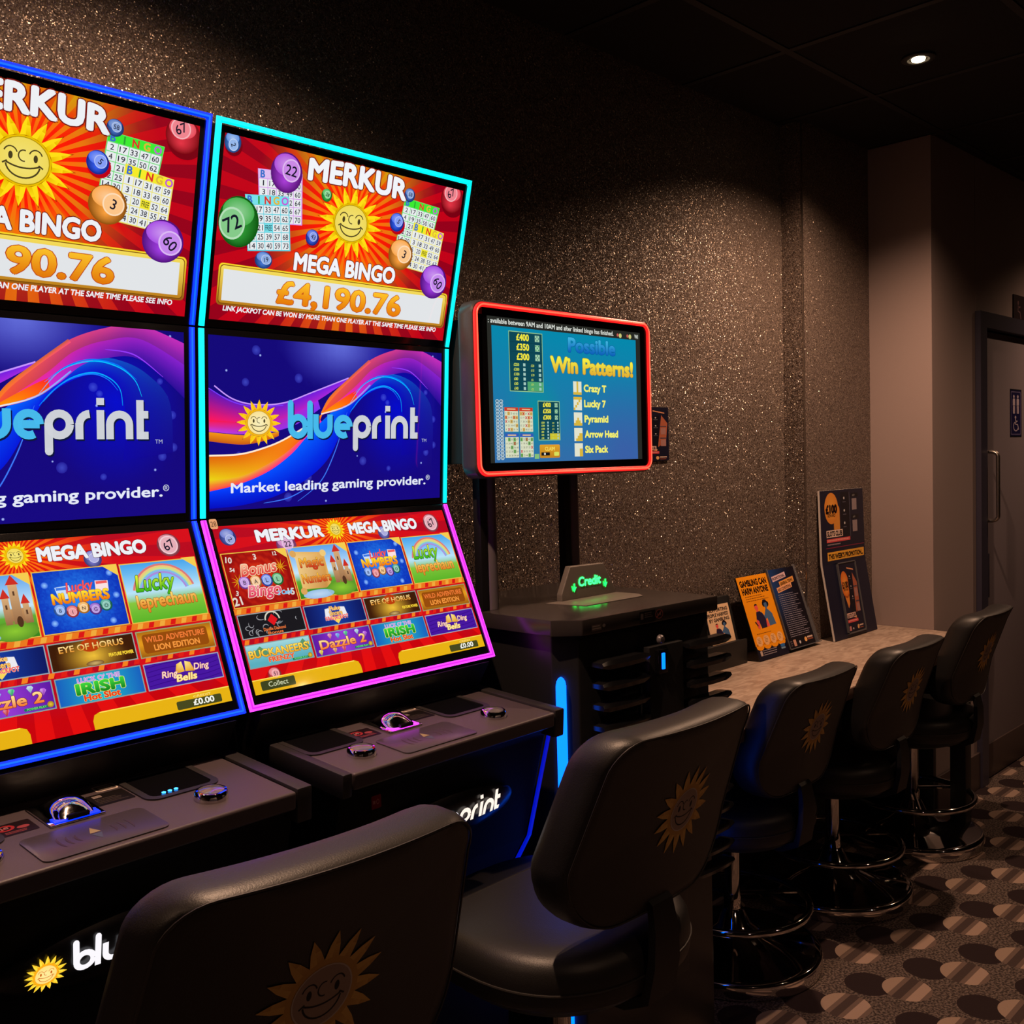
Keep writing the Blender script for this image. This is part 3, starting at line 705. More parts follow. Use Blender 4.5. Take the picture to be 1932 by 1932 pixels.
    frame_tile(A, 4.04, 4.88, 7.94, 6.18, lambda x, y: mix((20, 60, 160), (5, 20, 90), abs(x - 6) / 2), (150, 165, 175))
    for s_ in (-1, 1):
        A.poly([(6 + s_ * .25, 5.15), (6 + s_ * .65, 5.2), (6 + s_ * .75, 5.75), (6 + s_ * .3, 5.7)], (235, 235, 240), 5)
    A.poly([(5.6, 5.7), (6.4, 5.7), (6.0, 6.1)], (250, 215, 90), 5)
    A.text('Fluke', 6, 5.32, .22, (250, 200, 110), 7, bold=.04, width=.7, anchor='c', out=(150, 60, 30)); A.text('Sincere', 6, 5.60, .24, (250, 190, 90), 7, bold=.04, width=.85, anchor='c', out=(60, 30, 90)); A.text('KING JACKPOT', 6, 5.84, .2, (240, 90, 90), 8, bold=.04, width=1.5, anchor='c', out=(250, 220, 200))
    frame_tile(A, 8.04, 4.9, 11.92, 6.2, lambda x, y: mix((250, 200, 60), (60, 25, 5), math.hypot(x - 9.9, (y - 5.7) * 1.5) / 1.6), (150, 165, 160), nx=16, ny=8)
    A.disc(9.9, 5.2, .45, (190, 60, 10), None, 5, ry=.3); A.disc(9.95, 6.05, .4, (210, 180, 110), (120, 80, 40), 6, ry=.13)
    A.text('EYE OF HORUS', 9.95, 5.38, .28, (255, 225, 150), 8, bold=.02, width=2.9, anchor='c', c2=(230, 150, 50), out=(90, 40, 10)); A.text('FEATURE POWER', 11.2, 5.86, .15, (255, 220, 60), 8, bold=.04, width=1.15, anchor='c', out=(120, 20, 10))
    frame_tile(A, 12.05, 4.92, 15.9, 6.22, lambda x, y: mix((235, 160, 30), (120, 60, 5), abs(y - 5.5)), (150, 165, 120), nx=8, ny=8)
    A.rr(12.3, 5.1, 15.6, 6.02, .15, (150, 75, 10), 5); A.text('WILD ADVENTURE', 13.95, 5.5, .27, (235, 120, 50), 8, bold=.04, width=3.0, anchor='c', out=(90, 30, 10)); A.text('LION EDITION', 13.95, 5.92, .27, (245, 150, 60), 8, bold=.04, width=2.3, anchor='c', out=(90, 30, 10))
    # four lower tiles
    frame_tile(A, .07, 6.44, 3.92, 7.68, lambda x, y: mix((170, 220, 225), (90, 175, 190), (y - 6.4)), (130, 160, 160), nx=6, ny=6)
    A.poly([(.15, 7.1), (.9, 6.6), (1.5, 7.1)], (90, 150, 110), 5); A.poly([(2.9, 7.1), (3.5, 6.55), (3.88, 7.1)], (90, 150, 110), 5)
    A.text("BUCKANEERS'", 2.0, 7.16, .38, (255, 225, 90), 8, bold=.03, width=3.6, anchor='c', c2=(240, 170, 40), out=(120, 70, 30)); A.text('FRENZY', 2.0, 7.48, .24, (235, 80, 50), 8, bold=.04, width=1.5, anchor='c', out=(250, 200, 130))
    frame_tile(A, 4.04, 6.46, 7.92, 7.74, lambda x, y: mix((150, 60, 210), (90, 20, 160), abs(x - 6) / 2), (130, 160, 160), nx=6, ny=4)
    for x, y, c in ((5.2, 6.7, (240, 120, 150)), (5.7, 6.75, (90, 160, 240)), (6.25, 6.7, (40, 200, 120)), (7.0, 6.7, (180, 220, 240)), (4.4, 7.5, (240, 210, 40)), (5.3, 7.5, (240, 150, 60)), (5.9, 7.5, (230, 40, 60)), (7.5, 6.9, (190, 70, 230))):
        A.poly([(x - .14, y - .05), (x - .08, y - .14), (x + .08, y - .14), (x + .14, y - .05), (x, y + .18)], [c, mix(c, W_, .6), c, mix(c, W_, .5), mix(c, (0, 0, 0), .3)], 5)
    A.text('Dazzle 2', 5.95, 7.34, .46, (255, 225, 150), 8, bold=.03, width=3.0, anchor='c', c2=(240, 120, 50), out=(110, 20, 60))
    frame_tile(A, 8.04, 6.48, 11.93, 7.78, lambda x, y: mix((30, 190, 200), (20, 90, 190), abs(x - 10) / 2), (130, 160, 160), nx=8, ny=4)
    A.text("LUCK O' THE", 9.95, 6.82, .20, (190, 140, 220), 8, bold=.04, width=1.9, anchor='c', out=(250, 240, 230)); A.text('IRISH', 9.95, 7.34, .46, (60, 210, 60), 8, bold=.05, width=2.1, anchor='c', c2=(20, 130, 30), out=(230, 240, 120)); A.text('Hot Slot', 9.95, 7.66, .26, (235, 60, 30), 9, bold=.04, width=1.6, anchor='c', out=(250, 210, 90))
    frame_tile(A, 12.05, 6.50, 15.9, 7.78, lambda x, y: (70, 20, 160), (160, 165, 185), nx=2, ny=2)
    for k in range(5): A.stroke(cat([(12.15, 6.7 + k * .22), (13.4, 6.6 + k * .22), (14.7, 6.78 + k * .22), (15.8, 6.66 + k * .22)], 20), .03, (50, 5, 130), 5)
    for s_ in (-1, 1): A.poly([(14 + s_ * .08, 6.65), (14 + s_ * .35, 6.75), (14 + s_ * .5, 7.2), (14 + s_ * .02, 7.15)], [(255, 235, 140), (250, 200, 60), (220, 140, 20), (240, 180, 40)], 6)
    A.text('Ring', 13.2, 7.3, .3, (250, 220, 190), 8, bold=.02, width=.75, anchor='c', shear=.2, out=(180, 60, 90)); A.text('Ding', 14.85, 7.15, .3, (250, 220, 190), 8, bold=.02, width=.75, anchor='c', shear=.2, out=(180, 60, 90)); A.text('Bells', 14.0, 7.58, .32, (255, 235, 150), 9, bold=.03, width=1.0, anchor='c', shear=.2, out=(190, 120, 20))
    for x in (2.6, 6.6):
        A.rr(x, 7.50, x + 1.15, 7.62, .05, (20, 120, 90), 7); A.disc(x + 1.1, 7.5, .14, (235, 200, 60), (160, 120, 20), 8, n=14)
        A.text('POWER PLAY', x + .12, 7.60, .09, (120, 230, 120), 9, bold=.02, width=.8)
    # bottom bar
    for x0, x1 in ((0, 6.65), (9.3, 16)):
        A.poly([(x0, 9), (x0, 8.25)] + ([(x1 - .35, 8.25), (x1 - .1, 8.35), (x1, 8.6), (x1, 9)] if x0 == 0 else [(x1, 8.25), (x1, 9)]) if x0 == 0 else [(x0, 9), (x0, 8.6), (x0 + .1, 8.35), (x0 + .35, 8.25), (16, 8.25), (16, 9)], (232, 178, 18), 4)
    A.rect(0, 8.25, 6.3, 8.30, (255, 225, 90), 5); A.rect(9.65, 8.25, 16, 8.30, (255, 225, 90), 5)
    A.rr(.42, 8.38, 2.42, 8.86, .08, (60, 66, 30), 6); A.text('Collect', .85, 8.72, .25, (225, 230, 190), 7, width=1.15)
    A.rr(13.2, 8.52, 15.5, 8.92, .08, (70, 72, 30), 6); A.text('£0.00', 14.05, 8.83, .27, (245, 245, 235), 7, bold=.03, width=1.05)
    A.text('CREDIT', 14.1, 8.47, .10, (250, 220, 120), 6, bold=.02, width=.9)
    ball(A, 1.35, 8.15, .38, (225, 70, 80), '51', 2)
    return A

# ------------------------------------------------------------------ the setting
YW, YW2, YB = 2.021, 1.933, 1.672
XS, XE, HC = 3.555, 4.110, 2.758
def struct(name, mb, m, smooth=False): return tag(mb.build(name, m, smooth=smooth), kind='structure')
struct('floor', MB().box(-3.0, 9.0, -4.0, YW + .2, -0.1, 0.0), M['carpet'])
struct('wall_left', MB().box(-3.0, XS, YW, YW + .2, 0, HC), M['glitter'])
b = MB().prism([(XS, YW + .19), (XS, YW2), (XE, YW2), (XE, YW + .19)], 'z', 0, HC)
struct('wall_pier', b, M['glitter'])
struct('wall_end', MB().box(XE, XE + .46, YB, YW + .2, 0, HC), M['plaster'])
DX0, DX1 = 4.575, 5.56
b = MB().box(DX0, DX1, YB, YB + .2, 2.098, HC).box(DX1, 9.0, YB, YB + .2, 0, HC)
struct('wall_corridor', b, M['plaster'])
struct('wall_far', MB().box(9.0, 9.2, -4.0, YB + .2, 0, HC), M['dark_room'])
struct('wall_right', MB().box(-3.0, 9.0, -4.2, -4.0, 0, HC), M['dark_room'])
struct('wall_rear', MB().box(-3.2, -3.0, -4.0, YW + .2, 0, HC), M['dark_room'])
cb = MB().box(-3.0, 9.0, -4.0, YW + .2, HC, HC + .12)
struct('ceiling', cb, M['ceiling'])
b = MB()
for i in range(19): b.box(-2.49 + .6 * i, -2.466 + .6 * i, -4.0, YW - .001, HC - .004, HC)
for j in range(10): b.box(-3.0, 9.0, 1.62 - .6 * j, 1.644 - .6 * j, HC - .0045, HC)
struct('trim_1', b, M['ceil_bar'])
b = MB().box(XE, 4.575, YB - .013, YB, 0, .16, .003).box(DX1, 9.0, YB - .013, YB, 0, .16, .003)
struct('baseboard_right', b, M['skirting'])
struct('trim_2', MB().box(XS - .001, XS + .004, YW2 - .001, YW2 + .004, 0, HC), M['steel'])
# door
dr = empty('door_1', (DX0, YB, 0)); tag(dr, kind='structure')
b = MB().prism([(0.0, 0.0), (.075, 0.0), (.075, 2.03), (.91, 2.03), (.91, 0.0), (.985, 0.0), (.985, 2.098), (0.0, 2.098)], 'y', -.022, .1)
b.build('door_frame', M['frame_paint'], dr, smooth=False)
MB().box(.078, .907, .012, .055, .006, 2.022, .002).build('door_leaf', M['door_paint'], dr)
MB().box(.078, .907, .004, .012, .006, .16, .001).build('kick_plate', M['skirting'], dr)
hx = .125
b = MB().tube([(hx, .012, 1.486)] + [(hx + .10 * 0, -.02 - .028 * math.sin(a), 1.486 - .02 + .02 * math.cos(a)) for a in (0, .5, 1.0, 1.57)] + [(hx, -.048, 1.2)] + [(hx, -.02 - .028 * math.cos(a), 1.198 - .02 * math.sin(a)) for a in (0.2, .8, 1.57)] + [(hx, .012, 1.178)], .0085, 10)
b.build('door_handle', M['steel'], dr)
b = MB().box(.095, .165, .003, .012, .83, 1.03, .003).lathe([(.012, 0), (.012, .012), (.006, .014)], (0, 0, 0), 16)
b.build('lock_plate', M['frame_paint'], dr)
# toilet sign on the door: two figures above a wheelchair user
tg = Art(10, 22, .145, .215)
tg.rr(0, 0, 10, 22, .6, (30, 28, 70), 0); tg.rr(.5, .6, 9.5, 21.4, .5, (120, 110, 150), 1); tg.rr(.8, 1, 9.2, 21, .5, (30, 28, 75), 2)
wc = (200, 185, 200)
for x in (3.2, 6.8):
    tg.disc(x, 3.0, .75, wc, None, 3); tg.rr(x - 1.1, 4.0, x + 1.1, 7.5, .5, wc, 3); tg.rr(x - .9, 7.2, x - .1, 11.3, .3, wc, 3); tg.rr(x + .1, 7.2, x + .9, 11.3, .3, wc, 3)
tg.disc(4.6, 13.0, .7, wc, None, 3); tg.ring(4.9, 17.4, 1.9, 2.4, wc, 3, 24, .3, 5.0)
tg.stroke([(4.6, 13.8), (4.7, 16.4), (6.6, 16.5), (7.5, 19.0)], .7, wc, 3); tg.stroke([(4.6, 14.8), (6.4, 14.9)], .5, wc, 3)
t = tg.build('toilet_sign', M['print'], dr, (.46, .011, 1.772))
b = MB().box(.455, .61, .0112, .0118, 1.552, 1.777); b.build('sign_backing', M['navy_card'], dr)
ns = Art(10, 8, .17, .13); ns.rect(0, 0, 10, 8, (42, 26, 32), 0)
ns.disc(3.5, 2.2, .6, (120, 90, 95), None, 1); ns.stroke([(3.5, 3), (3.3, 4.6), (5, 4.8), (5.6, 6.6)], .55, (120, 90, 95), 1); ns.stroke([(3.4, 3.6), (5.2, 3.2)], .45, (120, 90, 95), 1)
s_ = empty('door_sign', (5.035, YB - .004, 2.215), 0, 'small dark sign with a pale figure fixed on the wall above the grey door', 'sign')
ns.build('sign_print', M['print'], s_, (0, -.001, 0)); MB().box(0, .17, 0, .004, -.13, 0).build('sign_plate', M['skirting'], s_)

# ------------------------------------------------------------------ gaming machines
MA = math.atan(.0281)
EXv = Vector((math.cos(MA), math.sin(MA), 0))
ROW = [(.2391, 2.1201), (.3298, 1.7627), (.3527, 1.408), (.2098, 1.0675)]
WM = .6265
meshes = {}
def unit_frame(k):
    (y0, z0), (y1, z1) = ROW[k], ROW[k + 1]
    Ln = math.hypot(y1 - y0, z1 - z0); sy, sz = (y1 - y0) / Ln, (z1 - z0) / Ln
    return (0, y0, z0), math.atan2(sy, -sz), Ln
arts = [art_top(), art_mid(), art_bot()]
AO = [(.0183, .0250), (.0182, .0127), (.0182, .0155)]
DS = math.atan(.068)
def D(x, m, up=0):
    return (x, m * math.cos(DS) - up * math.sin(DS), .9818 + m * math.sin(DS) + up * math.cos(DS))
def machine(loc, label, leds, slant):
    r = empty('gaming_machine', loc, MA, label, 'slot machine', 'slot machines side by side')
    # cabinet behind the screens and pedestal
    b = MB().prism([(.262, 2.10), (.352, 1.763), (.375, 1.408), (.232, 1.066), (.262, 1.0), (.262, .9), (.60, .9), (.60, 2.06)], 'x', .012, .614, .006)
    b.build('cabinet', M['black_plastic'], r, smooth=True)
    b = MB().prism([(.012, .976), (.012, .955), (.046, .925), (.110, .690), (.165, .60), (.185, .0), (.58, 0), (.58, .97), (.26, .992)], 'x', .066, .606, .006)
    b.build('pedestal', M['apron'], r)
    for k in range(3):
        lc, rx, Ln = unit_frame(k)
        rot = (rx, 0, 0)
        e = MB().box(.0006, WM - .0006, .0006, .040, -Ln + .0008, -.0125 if k == 0 else -.0008, .0015)
        e.build('screen_bezel', M['bezel'], r, lc, rot)
        ax, az = AO[k]
        if k not in meshes:
            o = arts[k].build('screen', M['screen'], r, (0, 0, 0)); meshes[k] = o.data
        else:
            o = bpy.data.objects.new('screen', meshes[k]); col.objects.link(o); o.parent = r
        o.rotation_euler = rot
        v = Matrix.Rotation(rx, 3, 'X') @ Vector((ax, -.0003, -az))
        o.location = Vector(lc) + v
        T0 = .0098
        def strip(a, t, g):
            # a: inset from the outer edge, t: width, g: gap kept at the joints
            if k == 0: return [[(a, -Ln + g), (a, -a), (WM - a, -a), (WM - a, -Ln + g), (WM - a - t, -Ln + g), (WM - a - t, -a - t), (a + t, -a - t), (a + t, -Ln + g)]]
            if k == 1: return [[(a, -Ln + g), (a, -g), (a + t, -g), (a + t, -Ln + g)], [(WM - a - t, -Ln + g), (WM - a - t, -g), (WM - a, -g), (WM - a, -Ln + g)]]
            return [[(a, -g), (a, -Ln + a), (WM - a, -Ln + a), (WM - a, -g), (WM - a - t, -g), (WM - a - t, -Ln + a + t), (a + t, -Ln + a + t), (a + t, -g)]]
        for pg, pc in zip(strip(0, T0, .002), strip(T0 * .36, T0 * .3, .003)):
            ls = MB().prism(pg, 'y', -.0015, .003).build('led_strip', leds[k], r, lc, rot, smooth=False)
            MB().prism(pc, 'y', -.0021, -.0010).build('led_core', leds[4 + k], ls, smooth=False)
        # housing shadow gap rib between units
        if k < 2: MB().box(.0125, WM - .0125, .003, .03, -Ln - .004, -Ln + .004).build('joint_rib', M['black_gloss'], r, lc, rot)
    # fascia between the touch screen and the deck
    MB().prism([(.205, 1.060), (.262, 1.052), (.275, .990), (.250, .990), (.215, 1.045)], 'x', .02, .606, .002).build('lower_fascia', M['black_plastic'], r)
    # button deck
    rotd = (DS, 0, 0); org = (0, 0, .9818)
    def dk(name, mb, m, z=0): return mb.build(name, m, r, org, rotd)
    dk('button_deck', MB().box(.060, .581, -.004, .262, -.030, 0, .005, 3), M['deck'])
    dk('side_rail', MB().box(.583, .612, -.003, .262, -.055, .0035, .004, 2), M['deck_dark'])
    dk('side_rail', MB().box(.038, .058, -.003, .262, -.040, .0025, .004, 2), M['deck_dark'])
    # recessed coin cups: raised rim around a dark well
    for cx in (.120, .455):
        x0, x1, y0, y1 = cx - .064, cx + .064, .112, .236
        o_ = rrect(x0, x1, y0, y1, .022, 6); i_ = rrect(x0 + .011, x1 - .011, y0 + .011, y1 - .010, .014, 6)
        rg = []
        for pts, z in ((o_, -.001), (o_, .0025), (i_, .0025), (i_, -.004)): rg.append([(p[0], p[1], z) for p in pts])
        cup = dk('coin_cup', MB().loft(rg, False, False), M['deck_dark'])
        MB().prism([(p[0], p[1]) for p in i_], 'z', .0004, .0012).build('cup_well', M['black_gloss'], cup)
        if cx > .3 and slant == 0:
            for i in range(3):
                MB().lathe([(.0001, 0), (.0032, .0008), (.0034, .0018), (.0001, .0032)], (cx - .03 + i * .011, .132 + i * .001, .0012), 12).build('status_light', M['led_tiny'], cup)
    # two round push buttons
    for cx in (.132, .470):
        bt = dk('push_button', MB().lathe([(.0265, 0), (.0265, .009), (.0235, .0135), (.0205, .0138), (.0205, .010)], (cx, .066, 0), 40, True, True), M['chrome'])
        MB().lathe([(.0205, .0115), (.019, .0138), (.012, .0158), (.0001, .0164)], (cx, .066, 0), 32, True, False).build('button_cap', M['cap'], bt)
    # note acceptor with chrome mouth
    na = dk('note_acceptor', MB().box(.243, .325, .118, .212, 0, .004, .002), M['chrome'])
    b = MB()
    rg = []
    for t in range(9):
        yy = .125 + .075 * t / 8; hh = .022 * math.sin(PI * (.03 + .94 * t / 8)) + .001; ww = .034 - .010 * abs(t / 8 - .5)
        rg.append([(.284 + ww * math.cos(PI * i / 10), yy, .003 + hh * math.sin(PI * i / 10)) for i in range(11)])
    b.loft(rg, True, True); b.build('acceptor_mouth', M['chrome'], na)
    MB().box(.250, .318, .120, .140, .004, .006, .001).build('acceptor_light', leds[3], na)
    MB().box(.268, .300, .1175, .124, .006, .012).build('note_slot', M['black_gloss'], na)
    # contactless panel with arcs and arrow
    cp = dk('contactless_panel', MB().prism(rrect(.190, .372, .008, .104, .012, 5), 'z', -.001, .0022, .0008), M['panel_in'])
    a_ = Art(182, 96, .182, .096, .0001)
    for s_ in (-1, 1):
        for k in range(3):
            cx = 91 + s_ * (22 + k * 12)
            pts = [(cx + s_ * (6 * math.cos(u)), 48 + (14 + k * 3) * math.sin(u)) for u in [(-1.1 + 2.2 * i / 10) for i in range(11)]]
            a_.stroke(pts, 4, (58, 46, 48), 1, taper=True)
    a_.poly([(91, 26), (99, 46), (83, 46)], (150, 135, 90), 1); a_.poly([(91, 70), (99, 50), (83, 50)], (70, 80, 100), 1)
    a_.build('panel_print', M['print'], cp, (.190, .104, .0024), fn=lambda X, Z, Dp: (X, Z, Dp))
    # stickers
    st = Art(60, 50, .058, .046, .0001); st.rr(0, 0, 60, 50, 3, (24, 10, 12), 0); st.disc(20, 18, 14, (150, 40, 45), None, 1, ry=12); st.disc(20, 18, 9, (30, 14, 16), None, 2, ry=8); st.stroke([(10, 27), (30, 9)], 4, (150, 40, 45), 3)
    st.text('18', 20, 22, 9, (190, 150, 150), 4, anchor='c', bold=.02); st.disc(44, 26, 9, (140, 60, 65), None, 1, ry=6); st.lines(14, 36, 54, 2, 5, 3, (130, 60, 60), 2)
    st.build('age_sticker', M['print'], r, D(.176, .178, .0006), rotd, fn=lambda X, Z, Dp: (X, Z, Dp))
    st = Art(60, 50, .060, .050, .0001); st.rr(0, 0, 60, 50, 3, (18, 14, 14), 0); st.rr(8, 6, 22, 16, 1, (120, 110, 105), 1); st.lines(6, 22, 54, 4, 6, 3, (60, 52, 48), 2)
    st.build('info_sticker', M['print'], r, D(.328, .200, .0006), rotd, fn=lambda X, Z, Dp: (X, Z, Dp))
    st = Art(40, 24, .036, .026, .0001); st.rr(0, 0, 40, 24, 5, (205, 190, 180), 0); st.rr(3, 3, 37, 21, 3, (90, 80, 78), 1); st.rr(8, 6, 32, 18, 2, (150, 138, 130), 2)
    st.build('white_sticker', M['print'], r, D(.352, .232, .0006), rotd, fn=lambda X, Z, Dp: (X, Z, Dp))
    # oval badge with the illuminated wordmark, tilted with the apron
    cx, cz, ra, rb = .330, .815, .190, .054
    tl = math.atan2(.064, .235)
    def B3(u, v, w): return (cx + u, .078 - (v) * math.sin(tl) * -1 * -1 - w * math.cos(tl), cz + v * math.cos(tl) - w * math.sin(tl) * 0)
    rg = []
    for s_, w in ((1.0, 0), (1.0, .010), (.94, .018), (.75, .026), (.45, .031), (.05, .033)):
        rg.append([B3(ra * s_ * math.cos(2 * PI * i / 40), rb * s_ * math.sin(2 * PI * i / 40), w) for i in range(40)])
    bd = MB().loft(rg).build('logo_badge', M['badge'], r)
    A = Art(36, 10, .36, .10, .0001)
    sun(A, 4.9, 5.0, 2.8, 1, 16, ca=(255, 215, 60), cb=(250, 170, 20), face=(255, 225, 150), ink=(190, 90, 10), rot=.1, rin=.6)
    wordmark(A, 8.5, 6.3, 3.2, (238, 235, 240), (255, 236, 222), 3, sx=1.0)
    def fb(X, Z, Dp):
        u = X - .18; v = Z + .05
        q = math.sqrt(min(1, (u / ra) ** 2 + (v / rb) ** 2)); w = .036 - .016 * q ** 2.2 + .0020 + Dp
        return B3(u, v, w)
    A.build('badge_logo', M['badge_art'], bd, fn=fb)
    # lit edge on the pedestal flank
    if slant == 0: return r
    b = MB().prism([(.044, .925), (.110, .690), (.165, .60), (.157, .60), (.104, .690), (.040, .922)], 'x', .608, .616)
    b.build('flank_light', M['led_deep'], r, smooth=False)
    return r
M['cap'] = mat('clear_button_cap', (0.30, 0.28, 0.30), 0.12, metal=0.6)
M['badge'] = mat('badge_plastic', (0.006, 0.006, 0.008), 0.3, spec=0.5)
P2 = Vector((.9392, 1.385, 0)); P1 = P2 - EXv * .636
m2 = machine(P2, 'slot machine framed in cyan and magenta lights, right one of the two', [M['led_cyan'], M['led_cyan'], M['led_magenta'], M['led_magenta'], M['core_cyan'], M['core_cyan'], M['core_magenta']], 1)
m1 = machine(P1, 'slot machine framed in plain blue lights at the left edge of the photo', [M['led_blue'], M['led_blue'], M['led_blue'], M['led_blue'], M['core_blue'], M['core_blue'], M['core_blue']], 0)
# number label on the right machine, and a small red label on its apron
lc, rx, Ln = unit_frame(2)
a_ = Art(10, 12, .016, .020); a_.rr(0, 0, 10, 12, 2, (214, 190, 160), 0); a_.text('28', 5, 9, 6, (60, 40, 30), 1, anchor='c', width=7)
o = a_.build('number_label', M['print'], m2); o.rotation_euler = (rx, 0, 0); o.location = Vector(lc) + Matrix.Rotation(rx, 3, 'X') @ Vector((.014, -.0025, -.001))
a_ = Art(10, 8, .022, .024); a_.rr(0, 0, 10, 8, 1, (120, 14, 18), 0); a_.ring(6.5, 4, 1.0, 1.6, (170, 110, 110), 1); a_.rect(1.5, 3, 4, 5, (170, 110, 110), 1)
a_.build('red_label', M['print'], m2, (.130, .040, .915))

# ------------------------------------------------------------------ bingo terminal
TH = 1.15
T = empty('bingo_terminal', (1.626, 1.43, 0), 0, 'black floor-standing terminal with louvred front and vertical blue light', 'gaming terminal')
SL = [(-.006, .066), (.040, .014), (.530, -.012), (.545, .52), (-.002, .52)]
MB().prism(SL, 'z', TH - .036, TH, .003).build('top_slab', M['slab'], T)
BD = [(.014, .085), (.050, .036), (.520, .012), (.528, .50), (.014, .50)]
MB().prism(BD, 'z', .0, TH - .036, .004).build('body', M['body'], T)
# louvres: short curved blades left and right of the centre column
for k in range(13):
    z = 1.045 - .0475 * k
    for x0, x1 in ((.075, .235), (.385, .552)):
        y = .010 if x0 < .3 else -.004
        pg = rrect(z - .010, z + .010, 0, .001, .0004)
        rg = []
        for i in range(9):
            t = i / 8; x = x0 + (x1 - x0) * t; yy = y - .020 - .006 * math.sin(PI * t) - .05 * (x - x0)
            hh = .0105 * (1 if 0 < i < 8 else .55)
            rg.append([(x, yy, z - hh), (x, yy - .004, z), (x, yy, z + hh), (x, yy + .030, z + hh * .8), (x, yy + .030, z - hh * .8)])
        MB().loft(rg).build('louvre', M['fin'], T)
MB().prism([(.245, .030), (.250, -.008), (.372, -.016), (.380, .02)], 'z', .25, 1.060, .003).build('centre_column', M['body'], T)
MB().lathe([(.011, 0), (.011, .006), (.008, .010), (.0001, .011)], (0, 0, 0), 20).build('lock', M['chrome_dark'], T, (.286, -.010, 1.075), (PI / 2, 0, 0))
MB().box(.268, .304, -.021, -.005, .995, 1.052, .003).build('reader_slot', M['black_gloss'], T)
MB().box(.279, .289, -.024, -.018, 1.006, 1.044, .001).build('slot_light', M['led_sky'], T)
# vertical light on the chamfered corner
n_ = Vector((-.048, -.040)).normalized(); c0 = Vector((.018, .062))
t_ = Vector((.046, -.052)).normalized(); w_ = .0115
rg = []
zs = [(1.022, .1), (1.019, .5), (1.012, .85), (1.002, 1.0), (.20, 1.0)]
for z, s_ in zs:
    rg.append([(c0.x + t_.x * w_ * s_, c0.y + t_.y * w_ * s_, z), (c0.x + t_.x * w_ * s_ + n_.x * .008, c0.y + t_.y * w_ * s_ + n_.y * .008, z),
               (c0.x - t_.x * w_ * s_ + n_.x * .008, c0.y - t_.y * w_ * s_ + n_.y * .008, z), (c0.x - t_.x * w_ * s_, c0.y - t_.y * w_ * s_, z)])
MB().loft(rg).build('corner_light', M['led_sky'], T, smooth=False)
MB().box(.5245, .531, .040, .060, .28, 1.0, .002).build('corner_light', M['led_sky'], T)
# labels on the slab edge
a_ = Art(20, 8, .045, .014); a_.rect(0, 0, 14, 8, (80, 70, 68), 0); a_.lines(1, 1.5, 13, 2, 3, 1.5, (150, 140, 135), 1); a_.disc(17.5, 3, 2.2, (120, 112, 108), None, 0)
a_.build('maker_label', M['print'], T, (.055, .0005, TH - .012), (0, 0, -.06))
a_ = Art(36, 20, .085, .030); a_.rr(0, 0, 24, 18, 1, (20, 17, 18), 0); a_.lines(8, 2.5, 22, 3, 3, 1.6, (90, 80, 78), 1); a_.rr(2, 3, 6, 12, .6, (100, 90, 88), 1)
a_.disc(30, 8, 6.2, (125, 70, 70), None, 0, ry=7.5); a_.disc(30, 8, 4.8, (24, 16, 18), None, 1, ry=5.8); a_.stroke([(26, 13), (34, 3)], 1.6, (150, 80, 80), 2); a_.text('18', 30, 10.5, 5, (140, 110, 110), 3, anchor='c')
a_.build('age_label', M['print'], T, (.215, -.0075, TH - .003), (0, 0, -.053))
# credit sign standing on a plate
cs = empty('credit_sign', (1.80, 1.57, TH), 0, 'grey trapezoid sign with glowing green Credit lettering on the terminal top', 'sign')
MB().prism([(.005, .112), (.032, .004), (.245, -.002), (.272, .030), (.262, .120)], 'z', 0, .0015, .0004).build('base_plate', M['grey_metal'], cs)
tz = [(.052, .0), (.262, .0), (.262, .012), (.216, .083), (.086, .085), (.052, .018)]
MB().prism(tz, 'y', .100, .118, .003, 3).build('sign_plate', M['grey_metal'], cs)
a_ = Art(21, 8.5, .21, .085, .0002); G = (0, 255, 130)
a_.text('Credit', 10.6, 5.35, 2.2, (40, 255, 90), 3, anchor='c', bold=.03, width=8.6)
for x in (4.6, 16.8):
    a_.stroke([(x, 3.6 + .9), (x, 5.9)], .55, (20, 250, 70), 3); a_.poly([(x - .8, 5.4), (x + .8, 5.4), (x, 6.7)], (20, 250, 70), 3)
    a_.stroke([(x - .9, 5.0), (x - .5, 6.3)], .3, (10, 230, 60), 3)
a_.build('lettering', M['green_art'] if 'green_art' in M else art_mat('green_backlit', True, .3, 5.0), cs, (.052, .0993, .086))

# display on two posts over the terminal
TV = empty('wall_display', (1.556, 1.645, 1.150), 0, 'screen ringed in red light showing bingo win patterns, on two chrome posts', 'monitor')
tx, tz_ = .642, .392; zb = 1.468 - 1.150
fr = rrect(0, tx, 0, tz_, .028, 8)
fi = rrect(.010, tx - .010, .010, tz_ - .010, .020, 8)
def ringmb(o_, i_, y0, y1):
    rg = [[(p[0], y1, p[1] + zb) for p in o_], [(p[0], y0, p[1] + zb) for p in o_], [(p[0], y0, p[1] + zb) for p in i_], [(p[0], y1, p[1] + zb) for p in i_]]
    return MB().loft(rg, False, False)
hb = MB()
hb.loft([[(p[0], y, p[1] + zb) for p in rrect(-s_, tx + s_, -s_, tz_ + s_, .03, 8)] for y, s_ in ((.004, .001), (.008, .004), (.045, .004), (.052, 0))])
hb.build('housing', mat('housing_grey', (.05, .05, .055), .35), TV)
pts = rrect(.006, tx - .006, .006, tz_ - .006, .024, 8)
MB().tube([(p[0], .0015, p[1] + zb) for p in pts], .0058, 8, True).build('led_frame', M['led_red'], TV)
MB().tube([(p[0], -.0038, p[1] + zb) for p in pts], .0018, 6, True).build('led_core', M['led_red_core'], TV)
